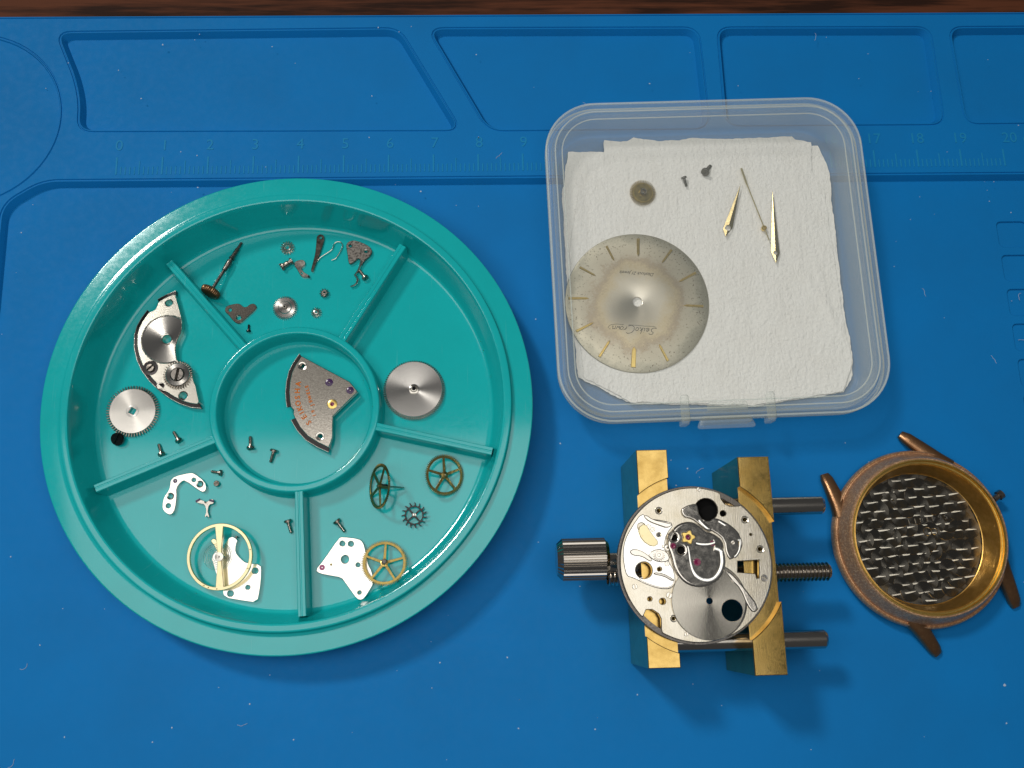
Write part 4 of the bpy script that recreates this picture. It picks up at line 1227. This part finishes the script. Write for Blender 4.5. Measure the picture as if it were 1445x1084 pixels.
# ================================================================== watch movement (dial side up) on the holder
ZM = ZJ + .09
zm = Zoom(860, 670, 4.336)
mc = zm.at((530, 545), ZM)
RM = 1.432
mvt = thing('watch_movement', 'round steel watch movement, dial side up, gripped between the brass jaws', 'watch movement', (mc.x, mc.y, ZJ - .158))
org = (mc.x, mc.y, ZJ - .158)
def mp(p): return zm.at(p, ZM).to_2d()
def bite(outer, pts):
    """replace the run of the outline nearest to pts by pts"""
    a = math.atan2(pts[0].y - mc.y, pts[0].x - mc.x); b = math.atan2(pts[-1].y - mc.y, pts[-1].x - mc.x)
    out = []
    lo, hi = min(a, b), max(a, b)
    seq = pts if a < b else pts[::-1]
    done = False
    for p in outer:
        q = math.atan2(p[1] - mc.y, p[0] - mc.x)
        if lo <= q <= hi:
            if not done: out += [tuple(s) for s in seq]; done = True
        else: out.append(p)
    return out
RP = RM * .968
ol = [(mc.x + RP * math.cos(-PI + 2 * PI * i / 180), mc.y + RP * math.sin(-PI + 2 * PI * i / 180)) for i in range(180)]
ol = bite(ol, [mp(p) for p in ((672, 105), (684, 150), (705, 178), (735, 192), (775, 192), (810, 186))])
ol = bite(ol, [mp(p) for p in ((205, 870), (225, 826), (262, 825), (300, 850), (316, 880), (318, 945))])
hl = [circle(*mp((x, y)), zm.rad(r), 22) for x, y, r in ((592, 215, 64), (210, 585, 46), (750, 830, 58), (695, 237, 16), (325, 775, 17), (247, 760, 12), (305, 578, 12), (302, 220, 11), (828, 275, 11), (922, 455, 11), (865, 365, 6), (393, 880, 10), (300, 368, 10), (610, 773, 17))]
hl += [[tuple(mp(p)) for p in ((785, 530), (915, 522), (916, 632), (900, 632), (895, 605), (785, 596))]]
mb = MB(); mb.plate(ol, ZM - .11, ZM, hl, .012)
mb.build('main_plate', 'brushed', mvt, org, angle=25)
mb = MB(); mb.lathe([(RP * .994, ZM - .11), (RP * .994, ZM - .016)][::-1], 120, Matrix.Translation((mc.x, mc.y, 0)))
dark_wall = []
for f in mb.f:
    cx = sum(mb.v[i][0] for i in f) / 4; cy = sum(mb.v[i][1] for i in f) / 4
    a = math.degrees(math.atan2(cy - mc.y, cx - mc.x))
    if not (38 < a < 78 or -152 < a < -98): dark_wall.append(f)
mb.f = dark_wall; mb.m = [0] * len(dark_wall)
mb.v = [(mc.x + (x - mc.x) * 1.0075, mc.y + (y - mc.y) * 1.0075, z) for x, y, z in mb.v]
mb.build('shade_wall', 'blued', mvt, org)  # black band paints the shading on the plate's side
mb = MB(); mb.lathe([(RM * .93, ZM - .10), (RM * .995, ZM - .10), (RM, ZM - .107), (RM, ZM - .19), (RM * .99, ZM - .20), (RM * .94, ZM - .205), (RM * .93, ZM - .10)], 120, Matrix.Translation((mc.x, mc.y, 0)))
mb.build('lower_rim', 'dark', mvt, org)
# near-black discs paint the shade inside the big holes
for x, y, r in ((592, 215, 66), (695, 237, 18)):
    q = mp((x, y)); mb = MB(); mb.lathe([(zm.rad(r) * 1.25, ZM - .20), (.0005, ZM - .20)][::-1], 20, Matrix.Translation((q.x, q.y, 0))); mb.build('hole_shade', 'pit', mvt, org)
def raised(name, pts, z0, z1, ma, bev=.02, sm=2, holes=(), zf=None):
    o = smooth_poly([mp(p) for p in pts], sm) if sm else [tuple(mp(p)) for p in pts]
    hs = [circle(*mp((x, y)), zm.rad(r), 20) for x, y, r in holes]
    mb = MB(); mb.plate(o, z0, z1, hs, bev, rnd=3 if bev > .012 else 0, zf=zf)
    return mb.build(name, ma, mvt, org, angle=32)
raised('polished_bridge', [(196, 232), (232, 268), (320, 278), (398, 300), (348, 365), (335, 430), (355, 520), (402, 600), (396, 690), (340, 705), (250, 684), (145, 632), (105, 622), (88, 560), (80, 480), (92, 400), (134, 320)], ZM - .002, ZM + .022, 'mirror', .012, 1, [(210, 585, 46), (305, 578, 12), (300, 368, 12), (195, 320, 22)])
raised('setting_cover', [(560, 262), (600, 290), (640, 262), (700, 283), (765, 325), (806, 375), (803, 452), (745, 530), (712, 490), (700, 400), (640, 350), (585, 335)], ZM - .002, ZM + .028, 'polish', .022, 1, zf=lambda x, y: -.05 * (x - mc.x) + .025)
raised('spring_lever', [(432, 215), (470, 190), (528, 176), (540, 205), (545, 250), (630, 345), (600, 352), (540, 300), (500, 270), (450, 262)], ZM - .002, ZM + .04, 'polish', .018, 1, zf=lambda x, y: -.06 * (x - mc.x) + .02)
# barrel cover: turned disc with a hole
bc = mp((610, 773)); br = zm.rad(208)
mb = MB(); mb.plate(circle(bc.x, bc.y, br, 96), ZM - .03, ZM + .016, [circle(*mp((750, 830)), zm.rad(58), 26), circle(bc.x, bc.y, zm.rad(17), 16)], .006, zf=lambda x, y: -.045 * (x - bc.x) + .016)
mb.build('barrel_cover', 'spun_cover', mvt, org, pos=(bc.x - org[0], bc.y - org[1], ZM - org[2]))
mb = MB(); mb.lathe([(br * 1.0, ZM), (br * .995, ZM + .02), (br * .965, ZM + .022), (br * .95, ZM + .01)], 96, Matrix.Translation((bc.x, bc.y, 0)))
mb.build('cover_rim', 'polish', mvt, org)
raised('plate_arm', [(700, 580), (745, 600), (800, 660), (920, 815), (880, 850), (840, 800), (800, 700), (740, 640)], ZM + .001, ZM + .03, 'polish', .02, 1)
raised('pale_patch', [(168, 330), (215, 296), (258, 366), (305, 420), (262, 446), (196, 404)], ZM, ZM + .034, 'pale_gold', .008, 1, zf=lambda x, y: .06 * (y - mc.y) - .01)  # plate added for tone, sloped to break up the bright reflection
raised('yoke', [(236, 326), (300, 330), (352, 366), (345, 404), (300, 432), (262, 372)], ZM, ZM + .036, 'polish', .010, 1, zf=lambda x, y: -.10 * (x - mc.x) - .10)  # another added plate, sloped so that it mirrors grey
raised('grey_patch', [(226, 486), (290, 452), (352, 470), (372, 520), (330, 540), (270, 528)], ZM, ZM + .036, 'polish', .014, 1, zf=lambda x, y: .06 * (y - mc.y))  # third added plate, its slope also there to mirror grey
for x, y, r, n in ((300, 492, 34, 18), (352, 448, 22, 12), (470, 232, 30, 16)):
    q = mp((x, y)); R_ = zm.rad(r)
    mb = MB(); mb.plate(gear(n, R_ * .8, R_, .5), ZM + .01, ZM + .05, [circle(0, 0, R_ * .22, 10)], .006, T=Matrix.Translation((q.x, q.y, 0)))
    gw = mb.build('keyless_gear', 'steel', mvt, org)
    mb = MB(); mb.lathe([(R_ * .62, ZM + .05), (R_ * .58, ZM + .062), (R_ * .3, ZM + .062), (R_ * .24, ZM + .04)], 20, Matrix.Translation((q.x, q.y, 0))); mb.build('gear_hub', 'polish', gw, org)
raised('winding_lever', [(205, 258), (240, 290), (300, 312), (352, 330), (388, 306), (330, 292), (262, 276), (222, 246)], ZM + .02, ZM + .06, 'polish', .014, 1, zf=lambda x, y: .05 * (x - mc.x) + .05)
raised('date_lever', [(118, 470), (150, 452), (214, 474), (262, 520), (250, 536), (196, 500), (140, 496)], ZM + .02, ZM + .05, 'steel', .012, 1)
raised('jumper_spring', [(268, 596), (330, 604), (392, 640), (388, 656), (330, 622), (270, 612)], ZM + .02, ZM + .05, 'steel_soft', .012, 1)
ridge_late = [('glint_ridge', [(198, 240), (232, 274), (316, 286), (396, 306)], .016), ('glint_ridge', [(398, 606), (394, 680), (336, 698), (250, 678), (150, 630)], .014), ('glint_ridge', [(810, 378), (806, 452), (748, 528)], .014)]  # ridges added to draw bright highlight lines along the edges
# balance side hump: U shaped pallet cover with a rolled edge
raised('pallet_cover', [(345, 430), (362, 370), (400, 312), (470, 284), (540, 300), (585, 345), (630, 358), (682, 390), (703, 430), (694, 490), (712, 560), (692, 620), (640, 668), (570, 692), (500, 686), (440, 652), (392, 582), (374, 500)], ZM - .002, ZM + .045, 'polish', .035, 2, [(388, 385, 18), (432, 463, 20)], zf=lambda x, y: -.075 * (x - mc.x) + .02)
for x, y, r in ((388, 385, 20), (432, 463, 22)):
    q = mp((x, y)); mb = MB(); mb.lathe([(.0005, ZM + .014), (zm.rad(r) * 1.1, ZM + .014)], 16, Matrix.Translation((q.x, q.y, 0))); mb.build('hole_shade', 'pit', mvt, org)  # near-black discs again paint shade in the small holes
upath = [(468, 420), (482, 470), (490, 540), (510, 600), (550, 638), (600, 650), (645, 632), (676, 590), (690, 540), (684, 480), (678, 455)]
def ridge(name, pts, r, z, ma, fl=.6):
    up = smooth_poly([mp(p) for p in pts], 2)
    k = len(up)
    up = up[:k - 4] if len(pts) > 3 else up[:k - 4]
    mb = MB(); mb.tube([Vector((*p, z)) for p in up], r, 8, flat=fl); return mb.build(name, ma, mvt, org)
ridge('rolled_edge', upath, .055, ZM + .045, 'mirror')
ridge('rolled_edge', [(505, 415), (560, 428), (620, 425), (668, 405)], .035, ZM + .045, 'mirror')
ridge('rolled_edge', [(570, 470), (575, 520), (570, 575)], .016, ZM + .045, 'mirror')
ridge('wire_arm', [(530, 260), (570, 310), (628, 352)], .03, ZM + .05, 'mirror')
ridge('wire_arm', [(650, 275), (690, 300), (715, 315)], .03, ZM + .035, 'mirror')
ridge('wire_arm', [(745, 520), (790, 480), (800, 420), (795, 375)], .024, ZM + .03, 'mirror')
for nm, pts, r in ridge_late: ridge(nm, pts, r, ZM + .024, 'polish')
# gold lobed setting and rubies
q = mp((475, 385)); mb = MB(); lob = [(q.x + zm.rad(34 + 6 * math.cos(5 * a)) * math.cos(a), q.y + zm.rad(34 + 6 * math.cos(5 * a)) * math.sin(a)) for a in [2 * PI * i / 60 for i in range(60)]]
zpc = lambda p: -.075 * (p[0] - mc.x) + .02
mb.plate(lob, ZM + .035 + zpc(q), ZM + .075 + zpc(q), [circle(q.x, q.y, zm.rad(13), 14)], .012); gs = mb.build('gold_setting', 'brass_gold', mvt, org)
for x, y, r in ((475, 385, 13), (385, 437, 16), (630, 420, 15), (535, 535, 20)):
    q = zm.at((x, y), ZM + .046); q.z += zpc(q) + (.012 if x == 475 else 0); mb = MB()
    mb.lathe([(zm.rad(r) * 1.05, .0), (zm.rad(r), .012), (zm.rad(r) * .6, .014), (zm.rad(r) * .3, .006), (.0005, .004)], 18, Matrix.Translation(q)); mb.build('jewel', 'ruby', gs if x == 475 else mvt, org)
for x, y, r in ((302, 220, 22), (828, 275, 22), (922, 455, 22), (865, 365, 11), (393, 880, 20)):
    q = zm.at((x, y), ZM); mb = MB(); mb.lathe([(zm.rad(r), -.004), (zm.rad(r) * .95, .008), (zm.rad(r) * .62, -.004), (zm.rad(r) * .45, -.03)], 20, Matrix.Translation(q)); mb.build('screw_bush', 'polish', mvt, org)
for x, y, r in ((945, 632, 19), (155, 685, 15), (365, 738, 17), (640, 310, 14), (470, 235, 24), (755, 415, 12), (575, 710, 12), (755, 650, 10), (330, 440, 9), (352, 545, 14), (310, 490, 16), (430, 620, 14), (240, 320, 15), (265, 335, 14), (470, 975, 12), (545, 90, 12)):
    q = zm.at((x, y), ZM + .012); s = .006; r_ = zm.rad(r); mb = MB()
    rot = random.random() * 3
    for h in (0, PI): mb.plate(arc(0, 0, r_, h + s / r_, h + PI - s / r_, 8), -.015, .014, bev=.006, T=TR(q.x, q.y, ZM + .014, rot))
    mb.build('plate_screw', 'polish', mvt, org)

# ================================================================== watch case
ZK = .16
case = thing('watch_case', 'worn bronze and gilt watch case with four lugs and a pearled steel back', 'watch case', (16.90, -8.34, 0), (0, 0, 0))
org = (16.90, -8.34, 0)
CT = Matrix.Translation((16.90, -8.34, 0))
mb = MB()
mb.lathe([(1.42, .02), (1.70, .06), (1.795, .16), (1.815, .26), (1.80, .33), (1.785, .36), (1.77, .37)], 128, CT)
mb.lathe([(1.77, .37), (1.75, .35), (1.735, .355), (1.70, .44), (1.655, .56), (1.62, .66), (1.60, .70), (1.585, .715), (1.56, .715)], 128, CT)
mb.build('case_band', 'bronze', case, org)
mb = MB(); mb.lathe([(1.565, .70), (1.555, .725), (1.535, .725), (1.525, .70), (1.52, .64), (1.49, .635)], 128, CT); mb.build('bezel_lip', 'brass_gold', case, org)
mb = MB(); mb.lathe([(1.495, .60), (1.495, .645), (1.47, .65), (1.455, .63), (1.44, .56), (1.415, .50), (1.39, .40), (1.36, .30), (1.345, .21), (1.33, .20)], 128, CT); mb.build('dial_seat', 'casegold', case, org)
mb = MB(); mb.lathe([(.0005, .17), (1.40, .17)], 96, CT); cb = mb.build('caseback', 'back', case, org)
# pearled spots, overlapping like scales, each a hair above the last
sp_me = MB(); sp_me.lathe([(.205, -.002), (.20, .0035), (.09, .0045), (.0005, .0045)], 26)
sp_me.add([(-.125, -.006, .0056), (-.10, -.036, .0056), (.0, -.034, .0056), (.12, -.020, .0056), (.125, -.012, .0056), (.0, -.008, .0056)], [(0, 1, 2, 3, 4, 5)], None, 1)  # bright strip paints the glint on each spot
sp0 = None; cnt = 0
ta = math.radians(-3)
for j in range(14):
    for i in range(11):
        x = (i - 5) * .285 + (.14 if j % 2 else 0) + random.uniform(-.035, .035); y = (6.5 - j) * .19 + .02 * random.uniform(-1, 1) + .022 * (i - 5)
        if math.hypot(x, y) > 1.27: continue
        if random.random() < .05: continue
        if sp0 is None:
            sp0 = sp_me.build('pearled_spot', ['spot', 'spot_glint'], cb); s_ = sp0
        else:
            s_ = sp0.copy(); COL.objects.link(s_); s_.parent = cb
        s_.location = (x, y, .176 + .0002 * (i % 3) + (13 - j) * .0016)
        s_.rotation_euler = (random.uniform(-.05, .05), random.uniform(-.06, .06), .06 + random.uniform(-.09, .09))
        cnt += 1
mb = MB(); q = P(1309, 732.5, .2)
text_mesh('5641811', .15, TR(q.x, q.y, .205, math.radians(187)), mb, depth=.008, spacing=1.75)
mb.build('engraved_number', 'steel', cb, org, smooth=False)
q = P(1313, 750, .2); mb = MB()
mb.lathe([(.075, .2), (.083, .21), (.09, .2)], 20, Matrix.Translation((q.x - .06, q.y, 0))); mb.lathe([(.055, .2), (.063, .21), (.07, .2)], 20, Matrix.Translation((q.x + .08, q.y, 0)))
mb.build('engraved_mark', 'steel', cb, org)
# lugs
for (tx, ty), (rx, ry), zt5, nm in (((1270, 613), (1340, 655), .12, 0), ((1163, 669), (1215, 735), .12, 0), ((1324, 924), (1290, 850), .08, 0), ((1434, 857), (1405, 790), .06, 0)):
    T_ = P(tx, ty, zt5); Rr = P(rx, ry, .30); cc = Vector((16.9, -8.34, .30)); Rr = cc + (Rr - cc).normalized() * 1.62
    d = (T_ - Rr); d2 = d.to_2d().normalized(); nn = Vector((-d2.y, d2.x))
    path = []; rads = []
    vs, fs = [], []
    stn = 9
    for k in range(stn):
        s_ = k / (stn - 1)
        p = Rr.lerp(T_, s_)
        zc_ = .27 - (.27 - zt5) * s_ ** 1.6
        wv = (.185 - .065 * s_ + .10 * max(0, .25 - s_)) * (1 if s_ < .9 else (.72 if s_ > .97 else .92)); hv = (.14 - .05 * s_) * (1 if s_ < .9 else (.5 if s_ > .97 else .85))
        for a in range(14):
            an = 2 * PI * a / 14
            ca, sa = math.cos(an), math.sin(an)
            ca = math.copysign(abs(ca) ** .7, ca); sa = math.copysign(abs(sa) ** .7, sa)
            o_ = p.to_2d() + nn * (wv * ca)
            vs.append((o_.x, o_.y, zc_ + hv * sa))
    for k in range(stn - 1):
        for a in range(14): fs.append((k * 14 + a, k * 14 + (a + 1) % 14, (k + 1) * 14 + (a + 1) % 14, (k + 1) * 14 + a))
    fs += [tuple(range(14))[::-1], tuple((stn - 1) * 14 + a for a in range(14))]
    mb = MB(); mb.add(vs, fs); mb.build('lug', 'bronze_dark', case, org, angle=50)
# crown tube on the side and its hole inside the seat
A, B = P(1402, 705, .36), P(1413, 697, .36)
mb = MB(); mb.lathe([(.07, 0), (.07, .12), (.10, .13), (.10, .22), (.085, .23), (.05, .23), (.045, .1)], 18, axis_frame(A, B - A)); mb.build('crown_tube', 'gunmetal', case, org)
q = P(1389, 711, .45); dv = Vector((16.9, -8.34, .5)) - q
mb = MB(); mb.lathe([(.05, .02), (.05, .05), (.10, .05), (.11, .0), (.10, -.05)][::-1], 20, axis_frame(q, (dv.x, dv.y, .8))); mb.build('stem_bush', 'bronze_dark', case, org)
